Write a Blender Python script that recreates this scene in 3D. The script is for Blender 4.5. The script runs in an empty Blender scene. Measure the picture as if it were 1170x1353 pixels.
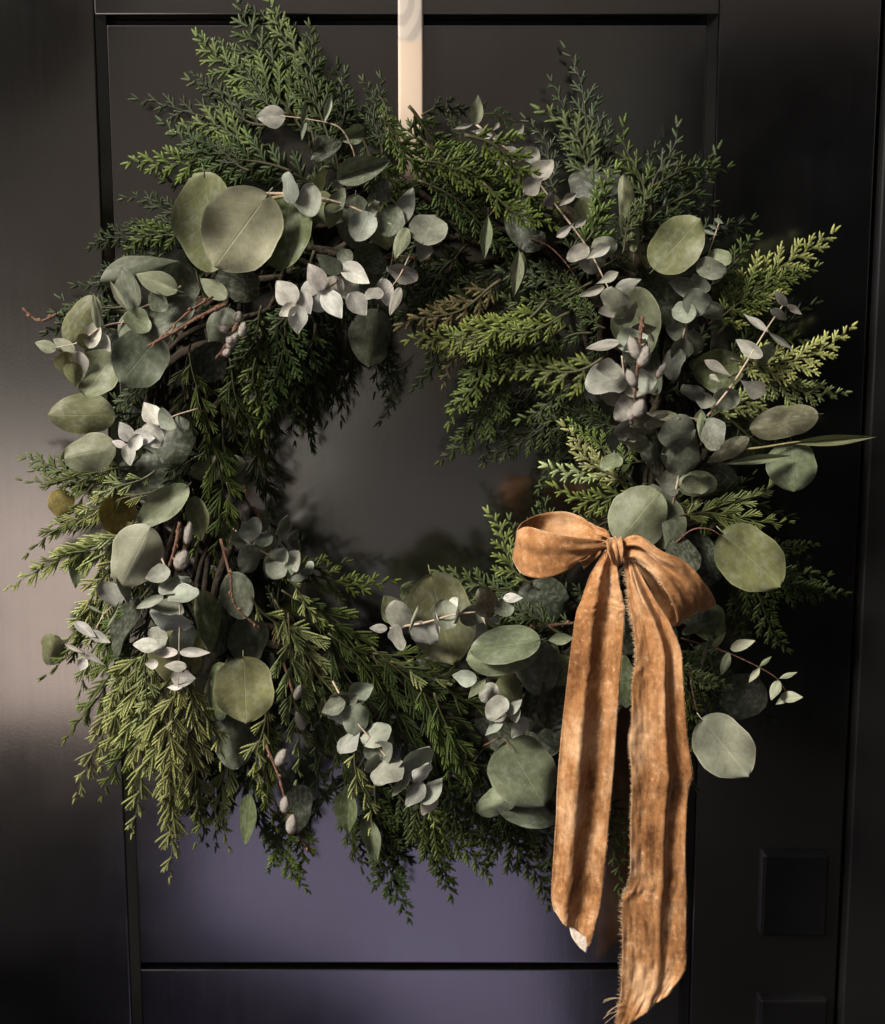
import bpy, bmesh, math, random
import numpy as np
from mathutils import Vector, Matrix, noise

random.seed(7)
R = math.radians
scene = bpy.context.scene
COL = scene.collection

# ------------------------------------------------------------------ camera
FPX = 50.0 / 36.0 * 1353.0
PITCH = math.atan(8.585e-5 * FPX)
Z0, DIST = 1.45, 1.22
CAM = Vector((0.0, -DIST * math.cos(PITCH), Z0 + DIST * math.sin(PITCH)))
cam_data = bpy.data.cameras.new('camera')
cam = bpy.data.objects.new('camera', cam_data)
COL.objects.link(cam)
cam.location = CAM
cam.rotation_euler = (math.pi / 2 - PITCH, 0, 0)
cam_data.sensor_fit = 'VERTICAL'
cam_data.sensor_height = 36.0
cam_data.lens = 50.0
cam_data.clip_start = 0.02
cam_data.clip_end = 500.0
cam_data.dof.use_dof = True
cam_data.dof.focus_distance = 1.11
cam_data.dof.aperture_fstop = 5.6
scene.camera = cam

# ------------------------------------------------------------------ world, sun
SUN_EL, SUN_AZ = 36.0, 232.0        # hazy low sun from the front left of the door (compass angle from +Y towards +X)
world = bpy.data.worlds.new('World')
scene.world = world
world.use_nodes = True
wn = world.node_tree
wn.nodes.clear()
sky = wn.nodes.new('ShaderNodeTexSky')
sky.sky_type = 'NISHITA'
sky.sun_disc = False
sky.sun_elevation = R(SUN_EL)
sky.sun_rotation = R(SUN_AZ)
sky.air_density = 0.4
sky.ozone_density = 0.0
sky.dust_density = 6.0
bg = wn.nodes.new('ShaderNodeBackground')
bg.inputs['Strength'].default_value = 0.042
wo = wn.nodes.new('ShaderNodeOutputWorld')
wn.links.new(sky.outputs[0], bg.inputs['Color'])
wn.links.new(bg.outputs[0], wo.inputs['Surface'])
sd = bpy.data.lights.new('sun', 'SUN')
sd.energy = 4.2
sd.angle = R(13)
sd.color = (1.0, 0.93, 0.84)
sun = bpy.data.objects.new('sun', sd)
COL.objects.link(sun)
_dir = Vector((math.sin(R(SUN_AZ)) * math.cos(R(SUN_EL)), math.cos(R(SUN_AZ)) * math.cos(R(SUN_EL)), math.sin(R(SUN_EL))))
sun.rotation_euler = _dir.to_track_quat('Z', 'Y').to_euler()
sun.location = (-4, -5, 6)

scene.view_settings.view_transform = 'Standard'
scene.view_settings.look = 'None'
scene.view_settings.gamma = 1.0
scene.view_settings.exposure = 0.6
scene.cycles.use_denoising = True
scene.cycles.max_bounces = 8

# ------------------------------------------------------------------ helpers
def U(px, py, h=0.0):
    """point at distance h in front of the door face, read from the photograph's pixels"""
    a = (px - 585.0) / FPX
    b = -(py - 676.5) / FPX
    d = Vector((a, math.cos(PITCH) + b * math.sin(PITCH), -math.sin(PITCH) + b * math.cos(PITCH)))
    t = (-h - CAM.y) / d.y
    return CAM + d * t

def mpp(p):
    """metres per photo pixel at a point"""
    fwd = Vector((0, math.cos(PITCH), -math.sin(PITCH)))
    return (p - CAM).dot(fwd) / FPX

def new_mat(name):
    m = bpy.data.materials.new(name)
    m.use_nodes = True
    nt = m.node_tree
    b = nt.nodes['Principled BSDF']
    return m, nt, b

def N(nt, t, **kw):
    n = nt.nodes.new(t)
    for k, v in kw.items():
        setattr(n, k, v)
    return n

def math_node(nt, op, a, b=None, c=None, clamp=False):
    n = nt.nodes.new('ShaderNodeMath')
    n.operation = op
    n.use_clamp = clamp
    for i, v in enumerate((a, b, c)):
        if v is None:
            continue
        if isinstance(v, (int, float)):
            n.inputs[i].default_value = v
        else:
            nt.links.new(v, n.inputs[i])
    return n.outputs[0]

def mix_col(nt, fac, a, b, mode='MIX'):
    n = nt.nodes.new('ShaderNodeMix')
    n.data_type = 'RGBA'
    n.blend_type = mode
    for i, v in ((0, fac), (6, a), (7, b)):
        if isinstance(v, (int, float)):
            n.inputs[i].default_value = v
        elif isinstance(v, tuple):
            n.inputs[i].default_value = (*v[:3], 1)
        else:
            nt.links.new(v, n.inputs[i])
    return n.outputs[2]

def map_range(nt, v, a, b, c, d, smooth=False):
    n = nt.nodes.new('ShaderNodeMapRange')
    if smooth:
        n.interpolation_type = 'SMOOTHSTEP'
    nt.links.new(v, n.inputs[0])
    for i, x in enumerate((a, b, c, d)):
        n.inputs[i + 1].default_value = x
    return n.outputs[0]

def noise_tex(nt, vec, scale, detail=4, rough=0.6, mapping=None):
    if mapping is not None:
        mp = nt.nodes.new('ShaderNodeMapping')
        mp.inputs['Scale'].default_value = mapping
        nt.links.new(vec, mp.inputs[0])
        vec = mp.outputs[0]
    n = nt.nodes.new('ShaderNodeTexNoise')
    n.inputs['Scale'].default_value = scale
    n.inputs['Detail'].default_value = detail
    n.inputs['Roughness'].default_value = rough
    nt.links.new(vec, n.inputs['Vector'])
    return n.outputs[0]

def bump(nt, bsdf, h, strength=0.3, dist=0.001):
    b = nt.nodes.new('ShaderNodeBump')
    b.inputs['Strength'].default_value = strength
    b.inputs['Distance'].default_value = dist
    nt.links.new(h, b.inputs['Height'])
    nt.links.new(b.outputs[0], bsdf.inputs['Normal'])

def mesh_obj(name, verts, faces, mat, parent=None, smooth=True, uvs=None):
    me = bpy.data.meshes.new(name)
    me.from_pydata([tuple(v) for v in verts], [], faces)
    if mat:
        me.materials.append(mat)
    if smooth:
        me.polygons.foreach_set('use_smooth', [True] * len(me.polygons))
    if uvs is not None:
        uv = me.uv_layers.new(name='UVMap')
        li = np.empty(len(me.loops), dtype=np.int32)
        me.loops.foreach_get('vertex_index', li)
        uv.data.foreach_set('uv', np.asarray(uvs, dtype=np.float32)[li].ravel())
    me.update()
    o = bpy.data.objects.new(name, me)
    COL.objects.link(o)
    if parent:
        attach(o, parent)
    return o

def world_loc(o):
    v = Vector(o.location)
    p = o.parent
    while p:
        v = p.matrix_basis @ v
        p = p.parent
    return v

def attach(o, parent, world=None):
    """parent o, keeping it where it stands in the world"""
    w = world if world is not None else o.matrix_basis.copy()
    o.parent = parent
    pm = Matrix.Identity(4)
    chain = []
    p = parent
    while p:
        chain.append(p)
        p = p.parent
    for p in reversed(chain):
        pm = pm @ p.matrix_basis
    o.matrix_basis = pm.inverted() @ w

def empty(name, loc, label=None, cat=None):
    e = bpy.data.objects.new(name, None)
    COL.objects.link(e)
    e.location = loc
    e.empty_display_size = 0.05
    if label:
        e['label'] = label
    if cat:
        e['category'] = cat
    return e

def catmull(pts, n):
    pts = [np.array(p, dtype=float) for p in pts]
    P = [2 * pts[0] - pts[1]] + pts + [2 * pts[-1] - pts[-2]]
    out = []
    segs = len(pts) - 1
    for i in range(n + 1):
        t = i / n * segs
        k = min(int(t), segs - 1)
        f = t - k
        p0, p1, p2, p3 = P[k], P[k + 1], P[k + 2], P[k + 3]
        out.append(0.5 * ((2 * p1) + (p2 - p0) * f + (2 * p0 - 5 * p1 + 4 * p2 - p3) * f * f + (3 * p1 - p0 - 3 * p2 + p3) * f ** 3))
    return out

def tube_data(pts, radii, sides=6, base=0, cap=True):
    pts = [Vector(p) for p in pts]
    n = len(pts)
    verts, faces = [], []
    prev = None
    for i, p in enumerate(pts):
        t = (pts[min(i + 1, n - 1)] - pts[max(i - 1, 0)]).normalized()
        if prev is None:
            a = t.orthogonal().normalized()
        else:
            a = (prev - t * prev.dot(t)).normalized()
        prev = a
        b = t.cross(a)
        r = radii[i] if hasattr(radii, '__len__') else radii
        for k in range(sides):
            an = 2 * math.pi * k / sides
            verts.append(p + (a * math.cos(an) + b * math.sin(an)) * r)
    for i in range(n - 1):
        for k in range(sides):
            k2 = (k + 1) % sides
            faces.append((base + i * sides + k, base + i * sides + k2, base + (i + 1) * sides + k2, base + (i + 1) * sides + k))
    if cap:
        faces.append(tuple(base + k for k in reversed(range(sides))))
        faces.append(tuple(base + (n - 1) * sides + k for k in range(sides)))
    return verts, faces

def tube(name, pts, radii, mat, parent=None, sides=6):
    v, f = tube_data(pts, radii, sides)
    return mesh_obj(name, v, f, mat, parent)

def box_data(x0, x1, y0, y1, z0, z1, base=0):
    v = [(x, y, z) for x in (x0, x1) for y in (y0, y1) for z in (z0, z1)]
    f = [(0, 1, 3, 2), (4, 6, 7, 5), (0, 4, 5, 1), (2, 3, 7, 6), (0, 2, 6, 4), (1, 5, 7, 3)]
    return v, [tuple(base + i for i in q) for q in f]

def box(name, x0, x1, y0, y1, z0, z1, mat, parent=None, bevel=0.0, kind=None):
    v, f = box_data(x0, x1, y0, y1, z0, z1)
    o = mesh_obj(name, v, f, mat, parent, smooth=False)
    if bevel:
        bm = bmesh.new()
        bm.from_mesh(o.data)
        bmesh.ops.bevel(bm, geom=bm.edges[:], offset=bevel, segments=3, affect='EDGES', profile=0.5)
        bm.to_mesh(o.data)
        bm.free()
    if kind:
        o['kind'] = kind
    return o
# ------------------------------------------------------------------ materials
def door_paint(name, base=(0.0018, 0.0018, 0.002), rough=0.145, grain=(260, 260, 5), coat=1.0):
    m, nt, b = new_mat(name)
    tc = N(nt, 'ShaderNodeTexCoord')
    g = noise_tex(nt, tc.outputs['Object'], 1.0, 5, 0.65, grain)
    g2 = noise_tex(nt, tc.outputs['Object'], 9.0, 4, 0.6)
    g3 = noise_tex(nt, tc.outputs['Object'], 420.0, 2, 0.5)
    c = mix_col(nt, map_range(nt, g2, 0.3, 0.7, 0, 1), tuple(x * 0.8 for x in base), tuple(x * 1.25 for x in base))
    dust = map_range(nt, noise_tex(nt, tc.outputs['Object'], 330.0, 1, 0.4), 0.80, 0.83, 0, 0.6, True)       # a few settled specks
    c = mix_col(nt, dust, c, (0.10, 0.095, 0.085))
    nt.links.new(c, b.inputs['Base Color'])
    nt.links.new(math_node(nt, 'MULTIPLY', math_node(nt, 'SUBTRACT', 1.0, dust), coat), b.inputs['Coat Weight'])
    r = math_node(nt, 'ADD', math_node(nt, 'MULTIPLY', math_node(nt, 'SUBTRACT', g2, 0.5), 0.12), rough)
    r = math_node(nt, 'ADD', r, math_node(nt, 'MULTIPLY', math_node(nt, 'SUBTRACT', g, 0.5), 0.05))
    nt.links.new(r, b.inputs['Roughness'])
    b.inputs['Specular IOR Level'].default_value = min(1.0, coat + 0.1)
    b.inputs['Coat Weight'].default_value = coat
    b.inputs['Coat IOR'].default_value = 3.2
    nt.links.new(r, b.inputs['Coat Roughness'])
    hh = math_node(nt, 'ADD', math_node(nt, 'MULTIPLY', g, 0.8), math_node(nt, 'MULTIPLY', g3, 0.9))
    bump(nt, b, hh, 0.18, 0.0005)
    return m

M_DOOR = door_paint('black_door_paint')
M_RAIL = door_paint('black_rail_paint', grain=(5, 260, 260))
M_IRON = door_paint('black_iron', base=(0.002, 0.002, 0.002), rough=0.40, grain=(120, 120, 120), coat=0.05)

def plain(name, col, rough=0.8, nscale=8, var=0.3, bstr=0.3, spec=0.3):
    m, nt, b = new_mat(name)
    tc = N(nt, 'ShaderNodeTexCoord')
    g = noise_tex(nt, tc.outputs['Object'], nscale, 6, 0.6)
    c = mix_col(nt, map_range(nt, g, 0.3, 0.7, 0, 1), tuple(x * (1 - var) for x in col), tuple(min(1, x * (1 + var)) for x in col))
    nt.links.new(c, b.inputs['Base Color'])
    b.inputs['Roughness'].default_value = rough
    b.inputs['Specular IOR Level'].default_value = spec
    bump(nt, b, g, bstr, 0.01)
    return m

# cedar: object colour, new growth paler at the tips, inner shade deepened in colour, brown woody stem
def cedar_mat():
    m, nt, b = new_mat('cedar_foliage')
    oi = N(nt, 'ShaderNodeObjectInfo')
    at = N(nt, 'ShaderNodeAttribute', attribute_name='tip')
    tc = N(nt, 'ShaderNodeTexCoord')
    g = noise_tex(nt, tc.outputs['Object'], 90.0, 3, 0.6)
    hs = N(nt, 'ShaderNodeHueSaturation')
    hs.inputs['Hue'].default_value = 0.49
    hs.inputs['Saturation'].default_value = 0.97
    hs.inputs['Value'].default_value = 4.3
    nt.links.new(oi.outputs['Color'], hs.inputs['Color'])
    t = math_node(nt, 'POWER', at.outputs['Fac'], 2.3)
    c = mix_col(nt, math_node(nt, 'MULTIPLY', t, 0.85), oi.outputs['Color'], hs.outputs[0])
    k = map_range(nt, g, 0.25, 0.75, 0.6, 1.35)
    c2 = N(nt, 'ShaderNodeVectorMath', operation='SCALE')
    nt.links.new(c, c2.inputs[0])
    nt.links.new(k, c2.inputs['Scale'])
    st = N(nt, 'ShaderNodeAttribute', attribute_name='wood')
    c3 = mix_col(nt, st.outputs['Fac'], c2.outputs[0], (0.055, 0.050, 0.024))
    nt.links.new(c3, b.inputs['Base Color'])
    b.inputs['Roughness'].default_value = 0.5
    b.inputs['Specular IOR Level'].default_value = 0.22
    return m
M_CEDAR = cedar_mat()

# eucalyptus leaf: object colour, pale midrib and side veins, waxy bloom, pale rim
def leaf_mat():
    m, nt, b = new_mat('eucalyptus_leaf')
    oi = N(nt, 'ShaderNodeObjectInfo')
    uv = N(nt, 'ShaderNodeUVMap', uv_map='UVMap')
    sx = N(nt, 'ShaderNodeSeparateXYZ')
    nt.links.new(uv.outputs[0], sx.inputs[0])
    u, s = sx.outputs[0], sx.outputs[1]
    sa = math_node(nt, 'ABSOLUTE', s)
    tc = N(nt, 'ShaderNodeTexCoord')
    ob = N(nt, 'ShaderNodeVectorMath', operation='ADD')
    nt.links.new(tc.outputs['Object'], ob.inputs[0])
    rnd = N(nt, 'ShaderNodeCombineXYZ')
    nt.links.new(math_node(nt, 'MULTIPLY', oi.outputs['Random'], 40.0), rnd.inputs[0])
    nt.links.new(rnd.outputs[0], ob.inputs[1])
    g1 = noise_tex(nt, ob.outputs[0], 3.0, 5, 0.6)
    g2 = noise_tex(nt, ob.outputs[0], 22.0, 4, 0.7)
    g3 = noise_tex(nt, ob.outputs[0], 9.0, 3, 0.6)
    mid = map_range(nt, sa, 0.006, 0.030, 1, 0, True)
    q = math_node(nt, 'SUBTRACT', u, math_node(nt, 'MULTIPLY', sa, 0.33))
    q = math_node(nt, 'ADD', q, math_node(nt, 'MULTIPLY', math_node(nt, 'MULTIPLY', sa, sa), 0.10))
    q = math_node(nt, 'ADD', q, math_node(nt, 'MULTIPLY', g1, 0.12))
    q = math_node(nt, 'ADD', q, math_node(nt, 'MULTIPLY', g3, 0.035))
    fr = math_node(nt, 'FRACT', math_node(nt, 'MULTIPLY', q, 6.0))
    fr = math_node(nt, 'ABSOLUTE', math_node(nt, 'SUBTRACT', fr, 0.5))
    vein = map_range(nt, fr, 0.42, 0.5, 0, 1, True)
    vein = math_node(nt, 'MULTIPLY', vein, map_range(nt, sa, 0.75, 0.95, 1, 0, True))
    rim = map_range(nt, sa, 0.93, 0.985, 0, 1, True)
    k = math_node(nt, 'MULTIPLY', map_range(nt, g1, 0.3, 0.7, 0.66, 1.24), map_range(nt, g2, 0.2, 0.8, 0.86, 1.14))
    c = N(nt, 'ShaderNodeVectorMath', operation='SCALE')
    nt.links.new(oi.outputs['Color'], c.inputs[0])
    nt.links.new(k, c.inputs['Scale'])
    # waxy bloom, greyer
    bl = mix_col(nt, map_range(nt, g3, 0.42, 0.72, 0.0, 0.30, True), c.outputs[0], (0.31, 0.345, 0.28))
    hs = N(nt, 'ShaderNodeHueSaturation')
    hs.inputs['Saturation'].default_value = 0.85
    hs.inputs['Value'].default_value = 1.65
    nt.links.new(c.outputs[0], hs.inputs['Color'])
    lines = math_node(nt, 'MAXIMUM', math_node(nt, 'MULTIPLY', mid, 0.65), math_node(nt, 'MULTIPLY', vein, 0.14))
    lines = math_node(nt, 'MAXIMUM', lines, math_node(nt, 'MULTIPLY', rim, 0.75))
    col = mix_col(nt, lines, bl, hs.outputs[0])
    # a few brown specks
    sp = noise_tex(nt, ob.outputs[0], 30.0, 1, 0.4)
    col = mix_col(nt, map_range(nt, sp, 0.76, 0.80, 0, 0.55, True), col, (0.16, 0.11, 0.05))
    nt.links.new(col, b.inputs['Base Color'])
    nt.links.new(map_range(nt, g2, 0.2, 0.8, 0.42, 0.66), b.inputs['Roughness'])
    b.inputs['Specular IOR Level'].default_value = 0.35
    b.inputs['Sheen Weight'].default_value = 0.12
    hh = math_node(nt, 'SUBTRACT', math_node(nt, 'MULTIPLY', g2, 0.35), math_node(nt, 'ADD', math_node(nt, 'MULTIPLY', mid, 0.9), math_node(nt, 'MULTIPLY', vein, 0.3)))
    bump(nt, b, hh, 0.28, 0.0008)
    tr = N(nt, 'ShaderNodeBsdfTranslucent')
    hs2 = N(nt, 'ShaderNodeHueSaturation')
    hs2.inputs['Saturation'].default_value = 1.3
    nt.links.new(col, hs2.inputs['Color'])
    nt.links.new(hs2.outputs[0], tr.inputs['Color'])
    mx = N(nt, 'ShaderNodeMixShader')
    mx.inputs[0].default_value = 0.14
    nt.links.new(b.outputs[0], mx.inputs[1])
    nt.links.new(tr.outputs[0], mx.inputs[2])
    nt.links.new(mx.outputs[0], nt.nodes['Material Output'].inputs['Surface'])
    return m
M_LEAF = leaf_mat()

def velvet_mat(name='brown_velvet', lo=(0.13, 0.052, 0.018), mid=(0.35, 0.168, 0.066), hi=(0.64, 0.405, 0.225), streak=(7, 3.2, 1)):
    m, nt, b = new_mat(name)
    uv = N(nt, 'ShaderNodeUVMap', uv_map='UVMap')
    tc = N(nt, 'ShaderNodeTexCoord')
    wob = N(nt, 'ShaderNodeVectorMath', operation='ADD')
    w1 = N(nt, 'ShaderNodeTexNoise')
    w1.inputs['Scale'].default_value = 30
    nt.links.new(tc.outputs['Object'], w1.inputs['Vector'])
    ws = N(nt, 'ShaderNodeVectorMath', operation='SCALE')
    ws.inputs['Scale'].default_value = 0.10
    nt.links.new(w1.outputs['Color'], ws.inputs[0])
    nt.links.new(uv.outputs[0], wob.inputs[0])
    nt.links.new(ws.outputs[0], wob.inputs[1])
    s1 = noise_tex(nt, wob.outputs[0], 1.0, 5, 0.68, streak)           # crushed pile, streaks along the ribbon
    s2 = noise_tex(nt, tc.outputs['Object'], 60.0, 5, 0.66, (1, 1, 0.42))            # broad crushed patches
    s3 = noise_tex(nt, tc.outputs['Object'], 900.0, 2, 0.6)           # pile
    s4 = noise_tex(nt, tc.outputs['Object'], 220.0, 4, 0.7)
    sz = N(nt, 'ShaderNodeSeparateXYZ')
    nt.links.new(tc.outputs['Object'], sz.inputs[0])
    crush = map_range(nt, sz.outputs[2], 1.20, 1.40, 1.0, 0.25, True)      # the pile is crushed most towards the tail ends
    s5 = noise_tex(nt, wob.outputs[0], 1.0, 4, 0.7, (26, 5.0, 1))
    s6 = noise_tex(nt, tc.outputs['Object'], 26.0, 3, 0.55, (1, 1, 0.5))
    a = math_node(nt, 'ADD', 0.5, math_node(nt, 'MULTIPLY', math_node(nt, 'SUBTRACT', s6, 0.5), 0.85))
    k5 = math_node(nt, 'ADD', math_node(nt, 'MULTIPLY', math_node(nt, 'SUBTRACT', s5, 0.5), 0.24), math_node(nt, 'MULTIPLY', math_node(nt, 'SUBTRACT', s2, 0.5), 0.70))
    a = math_node(nt, 'ADD', a, math_node(nt, 'MULTIPLY', k5, crush))
    a = math_node(nt, 'ADD', a, math_node(nt, 'MULTIPLY', math_node(nt, 'SUBTRACT', s4, 0.5), 0.35))
    cr = N(nt, 'ShaderNodeValToRGB')
    e = cr.color_ramp.elements
    e[0].position, e[0].color = 0.30, (*lo, 1)
    e[1].position, e[1].color = 0.74, (*hi, 1)
    k = cr.color_ramp.elements.new(0.50)
    k.color = (*mid, 1)
    nt.links.new(a, cr.inputs[0])
    # pale glints on the crushed nap, painted into the base colour
    gl = math_node(nt, 'MULTIPLY', map_range(nt, s4, 0.56, 0.70, 0, 1, True), map_range(nt, s2, 0.42, 0.62, 0.1, 1, True))
    gl = math_node(nt, 'MULTIPLY', gl, 0.42)
    nt.links.new(mix_col(nt, gl, cr.outputs[0], (0.78, 0.58, 0.40)), b.inputs['Base Color'])
    b.inputs['Roughness'].default_value = 0.85
    b.inputs['Specular IOR Level'].default_value = 0.15
    b.inputs['Sheen Weight'].default_value = 1.0
    b.inputs['Sheen Roughness'].default_value = 0.30
    b.inputs['Sheen Tint'].default_value = (1.0, 0.78, 0.56, 1)
    hh = math_node(nt, 'ADD', math_node(nt, 'MULTIPLY', s1, 0.3), math_node(nt, 'MULTIPLY', s3, 0.5))
    hh = math_node(nt, 'ADD', hh, math_node(nt, 'MULTIPLY', s4, 0.5))
    bump(nt, b, hh, 0.4, 0.0012)
    return m
M_VELVET = velvet_mat()
M_FRAY = plain('pale_frayed_thread', (0.62, 0.44, 0.27), 0.9, 60, 0.3, 0.0, 0.1)
M_BACKING = plain('ribbon_backing', (0.70, 0.60, 0.50), 0.8, 300, 0.15, 0.3, 0.2)

def satin_mat():
    m, nt, b = new_mat('peach_satin_ribbon')
    tc = N(nt, 'ShaderNodeTexCoord')
    sp = N(nt, 'ShaderNodeSeparateXYZ')
    nt.links.new(tc.outputs['Object'], sp.inputs[0])
    n1 = noise_tex(nt, tc.outputs['Object'], 60.0, 3, 0.5, (1, 1, 0.35))
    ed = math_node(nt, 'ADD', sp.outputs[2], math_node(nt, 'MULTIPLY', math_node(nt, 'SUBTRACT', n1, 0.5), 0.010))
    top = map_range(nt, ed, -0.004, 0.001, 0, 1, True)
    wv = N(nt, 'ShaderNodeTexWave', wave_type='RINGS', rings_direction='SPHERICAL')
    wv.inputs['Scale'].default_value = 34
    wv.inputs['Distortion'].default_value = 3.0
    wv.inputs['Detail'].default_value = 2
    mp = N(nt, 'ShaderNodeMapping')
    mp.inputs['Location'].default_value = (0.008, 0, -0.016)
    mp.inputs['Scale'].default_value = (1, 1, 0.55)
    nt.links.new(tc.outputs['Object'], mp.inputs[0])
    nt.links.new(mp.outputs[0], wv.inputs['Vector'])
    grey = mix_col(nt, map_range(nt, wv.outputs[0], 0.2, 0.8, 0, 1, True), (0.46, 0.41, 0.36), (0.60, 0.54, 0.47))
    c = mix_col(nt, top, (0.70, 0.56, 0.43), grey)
    nt.links.new(c, b.inputs['Base Color'])
    b.inputs['Roughness'].default_value = 0.42
    b.inputs['Sheen Weight'].default_value = 0.2
    wea = noise_tex(nt, tc.outputs['Object'], 1.0, 2, 0.5, (1800, 1800, 200))
    bump(nt, b, wea, 0.2, 0.0003)
    return m
M_SATIN = satin_mat()

M_STEM_BROWN = plain('red_brown_twig', (0.135, 0.068, 0.042), 0.55, 160, 0.45, 0.6, 0.4)
M_STEM_PALE = plain('pale_pink_stem', (0.42, 0.33, 0.25), 0.6, 120, 0.25, 0.3)
M_STEM_GREEN = plain('green_brown_stem', (0.24, 0.20, 0.10), 0.6, 120, 0.3, 0.3)
M_VINE = plain('dark_vine', (0.035, 0.026, 0.016), 0.85, 90, 0.5, 0.8)
M_CATKIN = plain('silver_catkin_fur', (0.80, 0.74, 0.66), 0.95, 260, 0.25, 0.8, 0.1)
M_BUD = plain('brown_bud_scale', (0.20, 0.10, 0.05), 0.6, 200, 0.3, 0.3)
# ------------------------------------------------------------------ the place: door, frame, added out-of-view porch and garden
PANEL_L, PANEL_R = U(124, 24).x, U(951, 24).x
PT, PB = U(500, 19).z, U(500, 1278).z
D_L, D_R = U(-75, 600).x, U(1137, 600).x
BOT, TOP = 0.02, 2.06
TH, REC, CH = 0.044, 0.009, 0.0075

door = empty('front_door', (PANEL_L, TH / 2, BOT), 'black painted panelled front door with the evergreen wreath hung on it', 'door')
e = 0.0008

def door_board(name, x0, x1, z0, z1, y0=0.0, mat=M_DOOR, chamf=0.0):
    return box(name, x0, x1, y0, TH, z0, z1, mat, door, bevel=0.0009)

door_board('stile', D_L, PANEL_L, BOT, TOP)
door_board('stile', PANEL_R, D_R, BOT, TOP)
door_board('rail', PANEL_L + e, PANEL_R - e, PT, TOP, mat=M_RAIL)
door_board('rail', PANEL_L + e, PANEL_R - e, BOT, BOT + 0.24, mat=M_RAIL)

SLOT = 0.0068
box('backing_board', PANEL_L + e, PANEL_R - e, 0.024, TH - 0.006, BOT + 0.241, PT - e, M_IRON, door)
def sunk_panel(z0, z1):
    """a field let in between dark slots above and below, with a sloping moulding down each side"""
    x0, x1 = PANEL_L + e, PANEL_R - e
    box('panel', x0 + CH, x1 - CH, REC, 0.0235, z0, z1 - SLOT, M_DOOR, door, bevel=0.0008)
    for q in ([(x0, 0.0015, z0), (x0, 0.0015, z1), (x0 + CH - .0002, REC, z1), (x0 + CH - .0002, REC, z0)],
              [(x1, 0.0015, z1), (x1, 0.0015, z0), (x1 - CH + .0002, REC, z0), (x1 - CH + .0002, REC, z1)]):
        v = q + [(x, 0.0235, z) for x, y, z in q]
        f = [(0, 1, 2, 3), (7, 6, 5, 4), (0, 4, 5, 1), (1, 5, 6, 2), (2, 6, 7, 3), (3, 7, 4, 0)]
        mesh_obj('moulding', v, f, M_DOOR, door, smooth=False)
sunk_panel(PB, PT)
sunk_panel(BOT + 0.2405, PB - 0.0003)

# two black backplates at the right
def backplate(x0, x1, z0, z1, name):
    o = box(name, x0, x1, -0.009, 0.002, z0, z1, M_IRON, door, bevel=0.0022)
    return o
a, b_ = U(1010, 1130, .009), U(1092, 1238, .009)
pl = backplate(a.x, b_.x, b_.z, a.z, 'lock_plate')
a, b_ = U(1005, 1322, .009), U(1090, 1430, .009)
pl2 = backplate(a.x, b_.x, b_.z, a.z, 'handle_plate')

# frame: jambs and head, stepping proud of the door
frame = empty('door_frame', (D_R + 0.03, 0.0, 0), 'black painted door frame around the panelled door', 'door frame')
GAP = 0.004
M_FRAME = door_paint('black_frame_paint', base=(0.002, 0.002, 0.002), rough=0.45, coat=0.1)
box('jamb', D_R + GAP, D_R + 0.12, -0.012, 0.10, 0, TOP + GAP, M_FRAME, frame, bevel=0.0015)
box('jamb', D_L - 0.12, D_L - GAP, -0.012, 0.10, 0, TOP + GAP, M_FRAME, frame, bevel=0.0015)
box('head', D_L - 0.12, D_R + 0.12, -0.012, 0.10, TOP + GAP + 0.001, TOP + 0.12, M_FRAME, frame, bevel=0.0015)
box('weather_strip', D_R - 0.001, D_R + GAP + 0.002, 0.012, 0.03, 0, TOP, M_IRON, frame)
box('weather_strip', D_L - GAP - 0.002, D_L + 0.001, 0.012, 0.03, 0, TOP, M_IRON, frame)

M_WALL = plain('dark_wall_paint', (0.02, 0.02, 0.02), 0.8, 20)
def wall(name, *a, mat=M_WALL, label='dark outer wall of the house beside the door', cat='wall'):
    o = box(name, *a, mat)
    o['kind'] = 'structure'
    return o
wall('house_wall', -5.0, D_L - 0.121, 0.03, 0.30, 0, 4.6)
wall('house_wall', D_R + 0.121, 5.0, 0.03, 0.30, 0, 4.6)
wall('house_wall', D_L - 0.1205, D_R + 0.1205, 0.031, 0.29, TOP + 0.121, 4.59)
M_SOFFIT = plain('brown_soffit_boards', (0.055, 0.038, 0.028), 0.6, 6)
M_SCREEN = plain('dark_screen_paint', (0.012, 0.013, 0.012), 0.9, 6)
M_PAVE = plain('blue_grey_paving', (0.175, 0.160, 0.30), 0.8, 1.6, 0.5, 0.2, 0.5)
M_PATH = plain('added_path_pink', (0.93, 0.78, 0.72), 0.9, 30, 0.05, 0.4)
M_SOIL = plain('garden_ground', (0.006, 0.006, 0.005), 0.95, 2.0, 0.4, 0.3, 0.03)
M_HEDGE = plain('added_hedge_leaves', (0.010, 0.015, 0.007), 0.8, 30, 0.6, 1.0)
M_HILL = plain('added_hill_brown', (0.052, 0.037, 0.023), 0.95, 0.2, 0.25)
M_OCCLUDER = plain('black_occluder', (0.004, 0.004, 0.0045), 0.9, 10, 0.3, 0.3, 0.05)

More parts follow.
